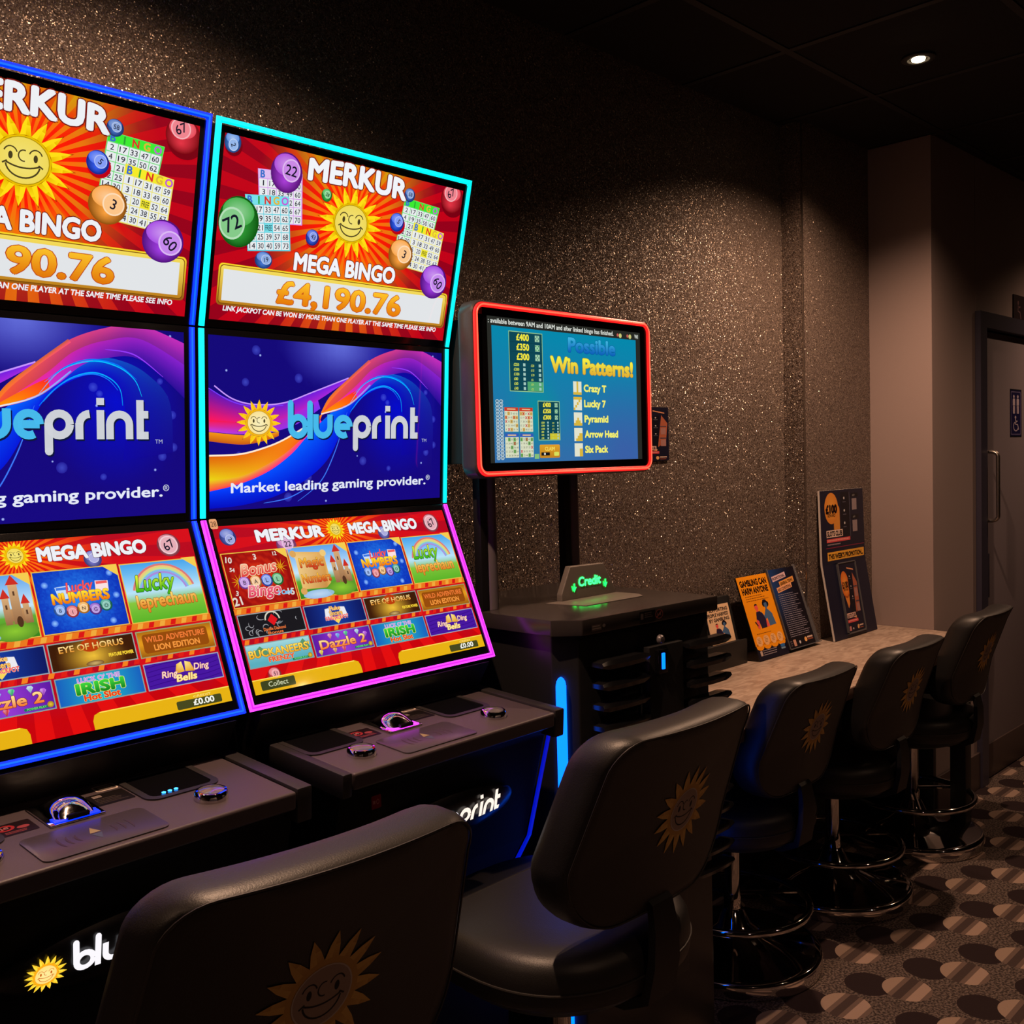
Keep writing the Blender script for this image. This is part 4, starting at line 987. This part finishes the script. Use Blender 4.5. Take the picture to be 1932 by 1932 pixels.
MB().prism([(p[0], p[1] + zb) for p in rrect(.010, tx - .010, .010, tz_ - .010, .02, 8)], 'y', .0015, .02).build('display_bezel', M['bezel'], TV)
MB().box(.02, .60, .052, .16, zb + .03, zb + .36, .004).build('rear_housing', M['mesh_black'], TV)
for px_ in (.112, .410):
    MB().lathe([(.017, 0), (.017, zb + .03)], (px_, .085, .0005), 24).build('post', M['chrome_dark'], TV)
    MB().box(px_ - .040, px_ - .019, .074, .098, 0.0005, zb + .03, .002).build('post_cover', M['black_plastic'], TV)
A = Art(16, 9.4, .560, .332)
A.rect(0, 0, 16, 9.4, (38, 40, 36), 0)
def tvb(x, y): 
    c = mix((0, 138, 172), (50, 108, 168), y / 9.4); c = mix(c, (0, 150, 150), max(0, 1 - math.hypot(x - 4.5, y - 6.2) / 3) * .8); return mix(c, (60, 90, 165), max(0, 1 - math.hypot(x - 14, y - 9) / 6) * .8)
X0_, Y0_, KX, KY = .38, .58, 15.1, 8.8
A.grid(X0_, Y0_, X0_ + KX, Y0_ + KY, 16, 10, tvb, 1)
def q(u, v): return (X0_ + u * KX, Y0_ + v * KY)
A.text(': available between 9AM and 10AM and after linked bingo has finished.', .1, .42, .30, (215, 220, 212), 3, bold=.02, width=12.75)
for x in (13.35, 14.5): A.disc(x, .33, .12, (190, 90, 80), None, 3, n=10); A.disc(x + .3, .36, .17, (200, 200, 120), None, 3, n=10)
A.text('Wi', 15.35, .45, .28, (215, 220, 212), 3, bold=.02, width=.42)
def pricebox(u0, v0, u1, v1, big):
    x0, y0 = q(u0, v0); x1, y1 = q(u1, v1); A.rect(x0 - .05, y0 - .05, x1 + .05, y1 + .05, (150, 200, 140), 3); A.rect(x0, y0, x1, y1, (10, 70, 85), 4)
    H_ = y1 - y0; W2 = x1 - x0
    for i, t in enumerate(('£400', '£350', '£300')):
        A.text(t, x0 + W2 * .22, y0 + H_ * (.135 + .165 * i), H_ * .105, (235, 225, 60), 6, bold=.04, width=W2 * .37)
        A.rect(x0 + W2 * .78, y0 + H_ * (.03 + .165 * i), x0 + W2 * .92, y0 + H_ * (.14 + .165 * i), (160, 205, 170), 6)
        A.rect(x0, y0 + H_ * (.165 + .165 * i), x1, y0 + H_ * (.17 + .165 * i), (5, 45, 60), 5)
        for a in range(3):
            for c in range(3):
                if (a + c + i) % 2: A.rect(x0 + W2 * (.79 + .043 * a), y0 + H_ * (.038 + .034 * c + .165 * i), x0 + W2 * (.82 + .043 * a), y0 + H_ * (.062 + .034 * c + .165 * i), (20, 140, 70) if i == 1 else (60, 110, 100), 7)
    for r, (a, b2) in enumerate((('£250', '£20'), ('£200', '£15'), ('£100', '£10'), ('£80', '£6'), ('£60', '£4'), ('£40', '£2'))):
        yy = y0 + H_ * (.575 + .081 * r)
        if r > 3: A.rect(x0 + W2 * .52, yy - H_ * .065, x1, yy + H_ * .015, (80, 165, 110) if big else (205, 195, 50), 5)
        A.text(a, x0 + W2 * .12, yy, H_ * .045, (200, 215, 80), 6, bold=.03); A.text(b2, x0 + W2 * .64, yy, H_ * .038, (190, 210, 90), 6, bold=.02)
        A.rect(x0 + W2 * .40, yy - H_ * .05, x0 + W2 * .47, yy, (160, 200, 190), 6); A.rect(x0 + W2 * .88, yy - H_ * .05, x0 + W2 * .95, yy, (160, 200, 190), 6)
pricebox(.106, .032, .315, .468, True); pricebox(.281, .542, .420, .833, False)
A.text('Possible', *q(.496, .142), .93, (60, 175, 215), 6, bold=.04, width=5.1, c2=(15, 95, 180), out=(0, 85, 150), ow=.02)
A.text('Win Patterns!', *q(.372, .308), 1.0, (240, 235, 70), 6, bold=.05, width=9.0, c2=(220, 170, 50), out=(110, 110, 60), ow=.02)
for i, t in enumerate(('Crazy T', 'Lucky 7', 'Pyramid', 'Arrow Head', 'Six Pack')):
    v0 = .374 + .1222 * i
    x0, y0 = q(.521, v0); x1, y1 = q(.580, v0 + .105); A.rect(x0, y0, x1, y1, (225, 226, 205), 4)
    for a in range(5):
        for c in range(5):
            on = [a == 2 or c == 4, c == 0 or a == 4 - c, abs(a - 2) <= c - 2, (a >= 5 - c and c > 1), (a >= 3 and 1 < c < 5)][i]
            if on: A.rect(x0 + (x1 - x0) * a / 5, y0 + (y1 - y0) * c / 5, x0 + (x1 - x0) * (a + 1) / 5, y0 + (y1 - y0) * (c + 1) / 5, (215, 180, 60), 5)
    A.text(t, *q(.598, v0 + .076), .46, (235, 232, 110), 6, bold=.045, width=[2.45, 2.35, 2.6, 3.7, 2.5][i], out=(90, 110, 110), ow=.015)
for gx in (.013, .037):
    for r in range(18):
        x, y = q(gx + .010, .55 + r * .0245); A.disc(x, y, .17, (190, 210, 220), None, 3, ry=.125, n=12); A.disc(x, y, .12, (40, 100, 130), None, 4, ry=.08, n=10); A.text(str(1 + r * 2 + (gx > .03)), x, y + .06, .11, (220, 230, 235), 5, anchor='c')
for i, (u0, v0, hc) in enumerate(((.065, .592, (200, 60, 40)), (.158, .592, (200, 60, 40)), (.065, .785, (50, 90, 180)), (.158, .785, (50, 90, 180)))):
    x0, y0 = q(u0, v0); x1, y1 = q(u0 + .085, v0 + .18); A.rect(x0, y0, x1, y1, (215, 220, 190), 3); A.rect(x0, y0, x1, y0 + .24, hc, 4); A.rect(x0 + .25, y0 + .08, x1 - .25, y0 + .16, (230, 190, 140), 5)
    rn = random.Random(i)
    for r in range(5):
        for c in range(5):
            cx_, cy_ = x0 + .02 + .25 * c, y0 + .28 + .262 * r
            if rn.random() < .35: A.rect(cx_, cy_, cx_ + .23, cy_ + .24, (215, 175, 90) if i < 2 else (110, 170, 90), 4)
            if rn.random() < .14: A.stroke([(cx_ + .03, cy_ + .03), (cx_ + .2, cy_ + .21)], .05, (190, 20, 60), 6); A.stroke([(cx_ + .2, cy_ + .03), (cx_ + .03, cy_ + .21)], .05, (190, 20, 60), 6)
            else: A.text(str(rn.randint(1, 15) + 15 * c), cx_ + .115, cy_ + .18, .12, (60, 60, 60), 5, anchor='c')
x0, y0 = q(.283, .871); x1, y1 = q(.418, .973); A.rr(x0, y0, x1, y1, .1, (225, 160, 40), 4, (190, 130, 30)); A.text('CLAIM', (x0 + x1) / 2, y0 + .4, .24, (240, 215, 90), 5, anchor='c', bold=.03)
A.rect(x0 + .15, y0 + .52, x0 + 1.0, y0 + .74, (20, 20, 25), 5); A.disc(x0 + .5, y0 + .63, .09, (230, 230, 220), None, 6, n=8); A.rr(x1 - .6, y0 + .5, x1 - .1, y0 + .76, .05, (215, 225, 90), 5)
x0, y0 = q(.249, .941); A.rect(x0, y0, x0 + .45, y0 + .33, (130, 190, 120), 3)
A.build('display', M['screen_tv'], TV, (.041, .0009, zb + .362))
a_ = Art(10, 12, .013, .018); a_.rect(0, 0, 10, 12, (120, 50, 45), 0); a_.text('29', 5, 9, 6, (40, 20, 20), 1, anchor='c', width=7)
a_.build('number_label', M['print'], TV, (.013, .0007, zb + .382))

# ------------------------------------------------------------------ wall leaflet, counter and what stands on it
NAVY = (22, 22, 44)
def club_art(W=100, H=200, w=.1, h=.2, qr=True):
    A = Art(W, H, w, h, .00006); A.rect(0, 0, W, H, NAVY, 0)
    A.disc(22, 62, 24, (235, 140, 50), (215, 110, 40), 1, ry=40); A.poly([(8, 90), (38, 80), (32, 120), (22, 132)], (225, 140, 60), 1)
    A.disc(22, 62, 20, (240, 165, 70), (225, 120, 45), 2, ry=34); A.text('£100', 22, 72, 18, (50, 20, 25), 3, anchor='c', bold=.06, width=34); A.text('REWARD', 22, 80, 6, (60, 25, 25), 3, anchor='c', bold=.03, width=28)
    A.poly([(46, 12), (86, 20), (86, 24), (46, 16)], (220, 150, 110), 1)
    A.poly([(44, 36), (68, 30), (62, 160), (32, 158)], (14, 14, 28), 4); A.poly([(75, 30), (96, 60), (90, 130), (62, 150)], (170, 95, 70), 2)
    for y in (40, 70, 100): A.disc(55, y, 2.4, (190, 185, 190), None, 5); A.rect(48, y + 6, 62, y + 8, (90, 90, 105), 5)
    for y in (78, 122): A.rect(72, y, 90, y + 24, (165, 120, 115), 5); A.rect(70, y - 8, 92, y - 4, (80, 70, 85), 5)
    A.poly([(28, 150), (60, 158), (58, 164), (40, 160)], (240, 170, 110), 5)
    A.rect(2, 146, 56, 160, (225, 185, 175), 6); A.text('SLOTS CLUB', 5, 158, 9, (30, 20, 35), 7, bold=.04, width=48)
    A.rect(2, 165, 66, 174, (215, 80, 85), 6); A.rect(6, 168, 60, 169.5, (240, 190, 180), 7)
    A.rr(4, 184, 16, 197, 2, (200, 130, 130), 6); A.disc(28, 192, 3, (220, 210, 210), None, 6)
    A.disc(60, 190, 5.5, (235, 180, 120), None, 6, ry=6.5); A.rect(68, 185, 92, 189, (210, 180, 165), 6); A.rect(68, 193, 90, 195.5, (150, 80, 60), 6)
    return A
wl = empty('wall_leaflet', (2.628, YW - .006, 1.667), 0, 'navy and orange leaflet fixed to the glitter wall beside the red-lit screen', 'leaflet')
club_art(w=.160, h=.176).build('leaflet_print', M['print'], wl, (0, 0, 0)); MB().box(0, .160, .0003, .005, -.176, 0).build('leaflet_card', M['navy_card'], wl)

ZC = .768
ct = empty('counter', (2.20, 1.46, 0), 0, 'long stone-patterned counter running from the terminal to the pale wall', 'counter')
MB().prism([(0, 0), (XE - 2.20 - .002, .004), (XE - 2.20 - .002, YW2 - 1.46 - .002), (XS - 2.20 - .002, YW2 - 1.46 - .002), (XS - 2.20 - .002, YW - 1.46 - .002), (0, YW - 1.46 - .002)], 'z', ZC - .034, ZC, .002).build('worktop', M['stone'], ct)
MB().box(0, XE - 2.20 - .002, -.002, .020, ZC - .036, ZC - .002, .001).build('front_edge', M['fascia'], ct)
MB().box(1.755, 1.812, .030, .090, 0, ZC - .036, .002).build('leg', M['black_plastic'], ct)
MB().box(XE - 2.20 - .03, XE - 2.20 - .003, .205, .465, 0, ZC - .036, .002).build('leg', M['black_plastic'], ct)
MB().box(.01, XE - 2.20 - .04, .44, .465, 0, ZC - .036, .002).build('back_panel', M['black_plastic'], ct)

def lean_frame(x, y, ang): return Matrix.Translation((x, y, ZC)) @ Matrix.Rotation(-ang, 4, 'X')
def leaflet(name, x, y, w, h, ang, art, label, catg, edge=M['navy_card'], thick=.006, group=None, yaw=0.0):
    r = empty(name, (x, y, ZC + .0005), 0, label, catg, group); r.rotation_euler = (-ang, 0, yaw); r.location.z += (.031 if 'terms' in name else thick + .001) * math.sin(ang)
    MB().box(0, w, .0004, thick, 0, h, .0006).build('backing', edge, r)
    art.build('print', M['print'], r, (0, 0, h))
    return r
# orange leaflet
A = Art(100, 200, .205, .305, .00006); OR = (250, 160, 20)
A.rect(0, 0, 100, 200, (24, 22, 40), 0); A.rect(0, 0, 100, 166, OR, 1)
for i in range(4): A.disc(14 + 24 * i, 168 - 2 * i * 0, 12.2, OR, None, 1, ry=9)
A.text('GAMBLING CAN', 50, 24, 14, (40, 25, 30), 3, bold=.05, width=86, anchor='c'); A.text('HARM ANYONE', 50, 43, 14, (40, 25, 30), 3, bold=.05, width=84, anchor='c')
A.lines(12, 48, 88, 3, 5.5, 1.8, (150, 90, 20), 3)
def couple(A, ox, oy, k):
    P = lambda pts: [(ox + a * k, oy + b_ * k) for a, b_ in pts]
    A.disc(ox + 63 * k, oy + 6 * k, 10 * k, (30, 24, 40), None, 4, ry=9 * k); A.disc(ox + 70 * k, oy + 13 * k, 9 * k, (30, 24, 40), None, 4, ry=10 * k); A.disc(ox + 56 * k, oy + 12 * k, 6 * k, (30, 24, 40), None, 4, ry=9 * k)
    A.poly(P([(58, 8), (70, 8), (71, 22), (66, 26), (66, 32), (59, 32), (60, 24), (57, 18)]), (75, 110, 155), 5)
    A.poly(P([(58, 30), (68, 31), (82, 46), (88, 84), (58, 86), (56, 58), (46, 66), (30, 44), (36, 34), (46, 50)]), (75, 110, 155), 5)
    A.disc(ox + 20 * k, oy + 12 * k, 7 * k, (35, 28, 40), None, 5, ry=6 * k); A.poly(P([(14, 12), (26, 11), (28, 22), (24, 28), (26, 34), (16, 34), (17, 26), (12, 20)]), (240, 95, 90), 6)
    A.poly(P([(14, 33), (30, 32), (40, 42), (48, 62), (44, 88), (20, 89), (16, 68), (6, 60)]), (40, 34, 66), 7); A.poly(P([(40, 60), (50, 60), (58, 86), (46, 88)]), (240, 95, 90), 6)
    A.poly(P([(8, 56), (16, 64), (14, 82), (10, 90), (4, 86), (2, 70)]), (235, 90, 90), 8); A.poly(P([(-4, 64), (0, 62), (8, 78), (4, 80)]), (50, 30, 50), 9)
couple(A, 22, 64, .72)
A.lines(14, 138, 76, 1, 4, 1.8, (150, 90, 20), 3)
for i in range(4): A.disc(16 + 23 * i, 156 - 1.5 * i * 0, 9.5, (245, 190, 125), None, 3, ry=12); A.lines(11 + 23 * i, 149, 21 + 23 * i, 4, 3.5, 1.2, (140, 100, 60), 4)
A.lines(18, 178, 72, 3, 5, 1.8, (160, 150, 160), 3); A.rr(8, 178, 15, 190, 1, (190, 170, 160), 3); A.rect(78, 174, 92, 181, (50, 110, 180), 3); A.rect(78, 182, 92, 186, (120, 150, 180), 3)
leaflet('orange_leaflet', 3.128, 1.885, .205, .305, .32, A, 'orange leaflet reading Gambling Can Harm Anyone leaning on the counter', 'leaflet')
# terms and conditions leaflet in clear holder
A = Art(100, 200, .190, .305, .00006)
A.grid(0, 0, 100, 200, 8, 12, lambda x, y: mix(mix((28, 60, 120), (20, 17, 30), (x - 10) / 70), (20, 17, 26), (y - 60) / 100), 0)
A.poly([(8, 18), (62, 10), (62, 23), (9, 31)], (225, 190, 200), 3); A.poly([(30, 33), (88, 24), (88, 38), (31, 46)], (230, 160, 80), 2); A.poly([(16, 47), (74, 38), (74, 51), (17, 60)], (240, 175, 130), 3)
A.text('PROMOTIONAL', 11, 28, 7, (60, 40, 60), 4, bold=.03, width=48, rot=-.14); A.text('GENERAL TERMS', 34, 43, 7, (70, 40, 20), 4, bold=.03, width=50, rot=-.14); A.text('AND CONDITIONS', 19, 57, 7, (90, 50, 30), 4, bold=.03, width=52, rot=-.14)
A.lines(14, 64, 94, 22, 5, 1.7, (135, 130, 150), 2); A.rr(18, 178, 28, 194, 1, (200, 150, 130), 3); A.disc(42, 187, 3, (220, 215, 220), None, 3, ry=4); A.lines(6, 180, 14, 3, 5, 2, (110, 100, 110), 3)
A.disc(66, 184, 5, (240, 180, 110), None, 3, ry=6); A.rect(73, 178, 94, 182, (215, 185, 170), 3); A.rect(73, 184, 94, 187, (150, 80, 60), 3)
tl_ = leaflet('terms_leaflet', 3.342, 1.885, .190, .305, .32, A, 'dark blue terms and conditions leaflet standing right of the orange leaflet', 'leaflet')
MB().box(-.008, -.001, -.004, .010, 0, .312, .001).box(.191, .225, .004, .006, 0, .312, .0005).box(-.008, .225, -.006, .030, 0, .004, .001).build('acrylic_holder', M['acrylic_edge'], tl_)
# cream leaflet on black holder
A = Art(100, 140, .145, .135, .00006); A.rr(0, 0, 100, 140, 4, (240, 205, 165), 0)
for i, t in enumerate(('SUPPORTING', 'PEOPLE HARMED', 'BY GAMBLING')): A.text(t, 92, 24 + i * 18, 12, (60, 45, 50), 2, bold=.04, width=(78, 90, 84)[i], anchor='r')
couple(A, 20, 62, .72); A.lines(20, 130, 90, 2, 4, 1.6, (170, 140, 110), 2)
cl_ = empty('cream_leaflet', (2.925, 1.9465, .8495), 0, 'cream leaflet with two figures, half hidden behind the louvred terminal', 'leaflet'); cl_.rotation_euler = (-.24, 0, 0)
A.build('print', M['print'], cl_, (0, 0, .135)); MB().box(0, .145, .0004, .003, 0, .135).build('backing', M['white_core'], cl_)
bh = empty('leaflet_holder', (2.80, 1.916, ZC + .0005), 0, 'black leaflet holder on the counter behind the cream leaflet', 'leaflet holder')
MB().prism([(.0, 0), (.0, .086), (.010, .086), (.010, .080), (.036, .080), (.074, .235), (.094, .235), (.094, 0)], 'x', 0, .295, .002).build('holder_body', M['black_plastic'], bh)
# promotion board: bends back at two thirds
PB = empty('promotion_board', (3.632, 1.858, ZC + .0025), 0, 'tall navy promotion board reading This Week\'s Promotion, bent, leaning on the wall', 'display board')
BW, L1, L2, a1, a2 = .365, .300, .287, .17, .03
def bp(u, s, d=0):
    """u across, s up along the board, d out of its face"""
    if s <= L1: y, z = s * math.sin(a1), s * math.cos(a1); a = a1
    else: y, z = L1 * math.sin(a1) + (s - L1) * math.sin(a2), L1 * math.cos(a1) + (s - L1) * math.cos(a2); a = a2
    return (u, y - d * math.cos(a), z + d * math.sin(a))
rg = []
for s in (0, L1 - .04, L1 - .015, L1, L1 + .015, L1 + .05, L1 + L2):
    rg.append([bp(0, s, 0), bp(BW, s, 0), bp(BW, s, -.008), bp(0, s, -.008)])
MB().loft(rg).build('board', M['white_core'], PB, smooth=False)
A = Art(325, (L1 + L2) * 1000, BW, L1 + L2, .00008); A.clip = True
HH = (L1 + L2) * 1000
for i in range(24): A.rect(0, HH * i / 24, BW * 1000, HH * (i + 1) / 24, (24, 26, 48), 0)
def sh(a, s=1.0): return a * s
A.disc(80, 72, 50, (240, 170, 70), (225, 140, 50), 2, ry=62); A.rr(95, 60, 140, 185, 20, (225, 150, 60), 1); A.text('£100', 80, 90, 30, (45, 22, 25), 3, anchor='c', bold=.08, width=78); A.text('REWARD', 80, 106, 12, (70, 30, 25), 3, anchor='c', bold=.03, width=56)
A.rr(150, 10, 215, 190, 8, (13, 13, 26), 2); A.rect(216, 12, 218, 190, (110, 110, 130), 3)
for y in (35, 85, 135): A.disc(176, y, 5, (210, 210, 215), None, 4); A.rect(165, y + 14, 190, y + 17, (90, 90, 110), 4)
for y in (40, 128): A.rect(236, y, 272, y + 46, (150, 135, 140), 3); A.rect(228, y - 22, 284, y - 6, (14, 14, 22), 3); A.text('APP', 240, y - 9, 8, (150, 150, 150), 4)
A.rect(38, 158, 158, 186, (235, 205, 190), 4); A.text('SLOTS CLUB', 44, 181, 18, (30, 22, 35), 5, bold=.05, width=108)
A.rect(38, 192, 214, 206, (225, 85, 90), 4); A.lines(44, 196, 208, 1, 5, 5, (240, 160, 150), 5); A.lines(42, 212, 150, 1, 5, 5, (150, 140, 150), 5)
A.rect(30, 226, 318, 229, (140, 40, 70), 4)
A.rect(40, 244, 316, 278, (245, 180, 60), 4); A.text("THIS WEEK'S PROMOTION...", 48, 271, 18, (40, 28, 24), 5, bold=.05, width=260)
A.build('board_print', M['print'], PB, fn=lambda X, Z, Dp: bp(X, L1 + L2 + Z, .0006 + Dp))
p = club_art(w=.135, h=.27)
pk = p.build('pocket_leaflet', M['print'], PB, fn=lambda X, Z, Dp: bp(X + .115, .290 + Z, .006 + Dp))
b = MB()
for (u0, u1, s0, s1) in ((.106, .111, .014, .296), (.254, .259, .014, .296), (.106, .259, .012, .018), (.106, .259, .292, .296)):
    b.loft([[bp(u0, s0, .0008), bp(u1, s0, .0008), bp(u1, s0, .0085), bp(u0, s0, .0085)], [bp(u0, s1, .0008), bp(u1, s1, .0008), bp(u1, s1, .0085), bp(u0, s1, .0085)]])
b.build('clear_pocket', M['acrylic_edge'], PB, smooth=False)

# ------------------------------------------------------------------ bar stools
def outline(n=72):
    """backrest outline (x,z), z from 0 (bottom) to 1*H"""
    Hh, wt, wb = .345, .200, .222
    pts = []
    def corner(cx, cz, rx_, rz_, a0, a1, k):
        for i in range(k): 
            a = math.radians(a0 + (a1 - a0) * i / (k - 1)); pts.append((cx + rx_ * math.cos(a), cz + rz_ * math.sin(a)))
    corner(wt - .055, Hh - .055, .055, .055, 0, 90, 9)
    for i in range(1, 10): x = (wt - .055) * (1 - 2 * i / 10); pts.append((x, Hh - .010 * 0))
    corner(-(wt - .055), Hh - .055, .055, .055, 90, 180, 9)
    corner(-(wb - .12), .125, .12, .125, 180, 270, 12)
    for i in range(1, 8): x = -(wb - .12) + 2 * (wb - .12) * i / 8; pts.append((x, 0))
    corner((wb - .12), .125, .12, .125, 270, 360, 12)
    return pts, Hh
OUT, BH = outline()
def stool(x, y, seat_h, label, group, yaw=0.0, ex=.018, ez=.53):
    r = empty('bar_stool', (x, y, 0), yaw, label, 'stool', group)
    # chrome disc base, domed
    MB().lathe([(.252, 0), (.256, .003), (.257, .038), (.255, .043), (.249, .047), (.235, .049), (.16, .060), (.09, .082), (.05, .115), (.034, .15), (.030, .155)], (0, 0, 0), 72).build('base', M['chrome'], r)
    MB().lathe([(.026, .15), (.026, .19), (.0225, .20), (.0225, seat_h - .145), (.03, seat_h - .14), (.03, seat_h - .115)], (0, 0, 0), 28).build('column', M['chrome'], r)
    zr = .175 if seat_h < .6 else .30
    b = MB().tube([(.222 * math.cos(2 * PI * i / 48), .222 * math.sin(2 * PI * i / 48), zr) for i in range(48)], .0115, 12, True)
    fr_ = b.build('footrest', M['chrome'], r)
    for k in range(3):
        a = 2 * PI * k / 3 - .55
        MB().tube([(.024 * math.cos(a), .024 * math.sin(a), zr + .02), (.21 * math.cos(a), .21 * math.sin(a), zr)], .007, 8).build('spoke', M['chrome'], fr_)
    # seat: base shell and cushion
    def se(rx_, ry_, z, n=56):
        out = []
        for i in range(n):
            a = 2 * PI * i / n; c, s = math.cos(a), math.sin(a)
            out.append((rx_ * math.copysign(abs(c) ** .82, c), ry_ * math.copysign(abs(s) ** .82, s) , z))
        return out
    MB().loft([se(.07, .07, seat_h - .138), se(.15, .14, seat_h - .128), se(.205, .20, seat_h - .105), se(.225, .222, seat_h - .075)]).build('seat_shell', M['black_plastic'], r)
    rg = []
    for s_, dz in ((.955, -.088), (.99, -.080), (1.0, -.066), (1.0, -.040), (.985, -.020), (.95, -.007), (.88, .002), (.75, .006), (.5, .005), (.25, .003), (.02, .002)):
        rg.append(se(.235 * s_, .232 * s_, seat_h + dz))
    st = MB().loft(rg).build('seat', M['leather'], r)
    MB().tube(se(.2362, .2332, seat_h - .052), .0022, 6, True).build('piping', M['thread'], st)
    MB().tube([(px, py + .03, seat_h + .0052) for px, py in [(-.19 + .38 * i / 20, .10 - .35 * (-.19 + .38 * i / 20) ** 2) for i in range(21)]], .0010, 5).build('top_seam', M['thread'], st)
    # backrest
    zb0 = seat_h + .050; lean = .105; yb = -.235
    def surf(px, z, d):   # z 0..BH up, d = distance in front of the rear surface (towards sitter)
        return (px, yb - lean * (z / BH) + .60 * px * px + d + .02 * math.sin(PI * z / BH), zb0 + z)
    cz = BH / 2
    def ring(s_, d, k=0.0):
        out = []
        for px, pz in OUT:
            dx, dz = px, pz - cz; q_ = math.hypot(dx, dz); f = (q_ - (1 - s_) * .2) / q_ if s_ < 1 else 1
            if s_ <= .5: f = s_
            zz = cz + dz * f
            top = max(0, (zz / BH - .80) / .2)
            th = 1.0
            out.append(surf(dx * f, zz, d * th))
        return out
    T_ = .092
    rg = [ring(.02, .0), ring(.25, .0), ring(.5, .0), ring(.86, .0), ring(.94, .0), ring(.965, .003), ring(.985, .010), ring(1, .026), ring(1, .055), ring(.98, .074), ring(.94, .086), ring(.88, T_), ring(.5, T_ - .004), ring(.25, T_ - .006), ring(.02, T_ - .006)]
    bk = MB().loft(rg).build('backrest', M['leather'], r)
    MB().tube(ring(.962, -.0002), .0016, 6, True).build('piping', M['thread'], bk)
    # sun emblem on the rear face
    A = Art(20, 20, .185, .185, .00025); A.clip = False
    sun(A, 10, 10, 8.6, 1, 16, ca=(205, 160, 88), cb=(184, 138, 72), face=(150, 126, 116), ink=(24, 16, 14), rot=.1, rin=.58, rf=.46, fine=5, inkw=.017)
    ce = BH * ez
    A.build('sun_emblem', M['emb'], bk, fn=lambda X, Z, Dp: surf(X - .0925 + ex, ce + Z + .0925, -.0012 - Dp))
    # bracket from the seat to the back
    b = MB()
    rg = []
    for yy, zz, w in ((-.10, seat_h - .125, .04), (-.19, seat_h - .120, .04), (-.240, seat_h - .095, .038), (-.254, seat_h - .03, .036), (-.254, seat_h + .03, .032), (-.246, seat_h + .075, .028)):
        rg.append([(-w, yy, zz - .006), (w, yy, zz - .006), (w, yy + .014, zz + .006), (-w, yy + .014, zz + .006)])
    b.loft(rg).build('back_bracket', M['black_plastic'], r)
    return r
g1 = 'stools in front of the machines and the counter'
stool(.626, 1.185, .702, 'black padded stool with sun emblem facing the blue-lit slot machine', g1, -.06, 0.0, .50)
stool(1.362, 1.262, .680, 'black padded stool in front of the magenta-lit slot machine and terminal', g1, 0.0, .036, .50)
stool(2.545, 1.640, .508, 'black counter stool nearest the louvred terminal, blue light on its left edge', g1, .0)
stool(3.170, 1.640, .498, 'black counter stool in the middle of the three drawn up to the counter', g1, .02)
stool(3.815, 1.640, .520, 'black counter stool nearest the pale end wall and the grey door', g1, .04)

# ------------------------------------------------------------------ downlights
def downlight(x, y, label, power=1.0, tx=0.0, ty=0.0):
    r = empty('ceiling_downlight', (x, y, HC), 0, label, 'ceiling light', 'recessed ceiling downlights')
    MB().lathe([(.030, -.001), (.052, -.001), (.052, -.006), (.046, -.009), (.034, -.009), (.030, -.004)], (0, 0, 0), 32, False, False).build('trim_ring', M['ceil_bar'], r)
    MB().lathe([(.0001, 0), (.013, .001), (.020, .004), (.021, .010)], (0, 0, -.014), 24, False, True).build('lamp', M['lamp_glow'], r)
    ld = bpy.data.lights.new('downlight_beam', 'SPOT'); ld.energy = power; ld.color = (1.0, 0.60, 0.38); ld.spot_size = math.radians(140); ld.spot_blend = 1.0; ld.shadow_soft_size = .02
    lo = bpy.data.objects.new('downlight_beam', ld); col.objects.link(lo); lo.parent = r; lo.location = (0, 0, -.03); lo.rotation_euler = (tx, ty, 0)
    return r
DL = [(3.295, 1.377, 'glowing ceiling downlight above the counter, the only one in view', 142),
      (.84, 1.377, 'ceiling downlight above the slot machines', 138),
      (-1.6, 1.377, 'added unseen ceiling downlight left of the slot machines', 60),  # added out of view in the ceiling grid, for sparkle
      (5.75, 1.0, 'added unseen ceiling downlight in front of the door', 70),  # extra unseen downlight, put in for glints on the metal
      (3.295, -1.1, 'added unseen ceiling downlight behind the viewer, right', 32), (.84, -1.1, 'added unseen ceiling downlight behind the viewer, left', 32)]  # unseen pair, added so the chrome has lamps to reflect
for x, y, lb, p in DL: downlight(x, y, lb, p)

# ------------------------------------------------------------------ world, camera, output
w = bpy.data.worlds.new('World'); sc.world = w; w.use_nodes = True
w.node_tree.nodes['Background'].inputs[0].default_value = (0.25, 0.2, 0.3, 1); w.node_tree.nodes['Background'].inputs[1].default_value = 0.0
cam = bpy.data.cameras.new('Camera'); co = bpy.data.objects.new('Camera', cam); col.objects.link(co); sc.camera = co
yaw, pit, rol = map(math.radians, (44.7474, 2.8372, -1.5793))
h_ = Vector((math.cos(yaw), math.sin(yaw), 0)); rt = Vector((math.sin(yaw), -math.cos(yaw), 0)); up = Vector((0, 0, 1))
F = h_ * math.cos(pit) - up * math.sin(pit); U_ = rt.cross(F)
R2 = rt * math.cos(rol) + U_ * math.sin(rol); U2 = U_ * math.cos(rol) - rt * math.sin(rol)
co.matrix_world = Matrix(((R2.x, U2.x, -F.x, 0), (R2.y, U2.y, -F.y, 0), (R2.z, U2.z, -F.z, 1.5), (0, 0, 0, 1)))
cam.sensor_fit = 'HORIZONTAL'; cam.sensor_width = 36; cam.lens = 36 * 1910.042 / 1932; cam.clip_start = .05
vs = sc.view_settings; vs.view_transform = 'Standard'; vs.look = 'None'; vs.exposure = 0.0; vs.gamma = 1.0; vs.use_curve_mapping = False
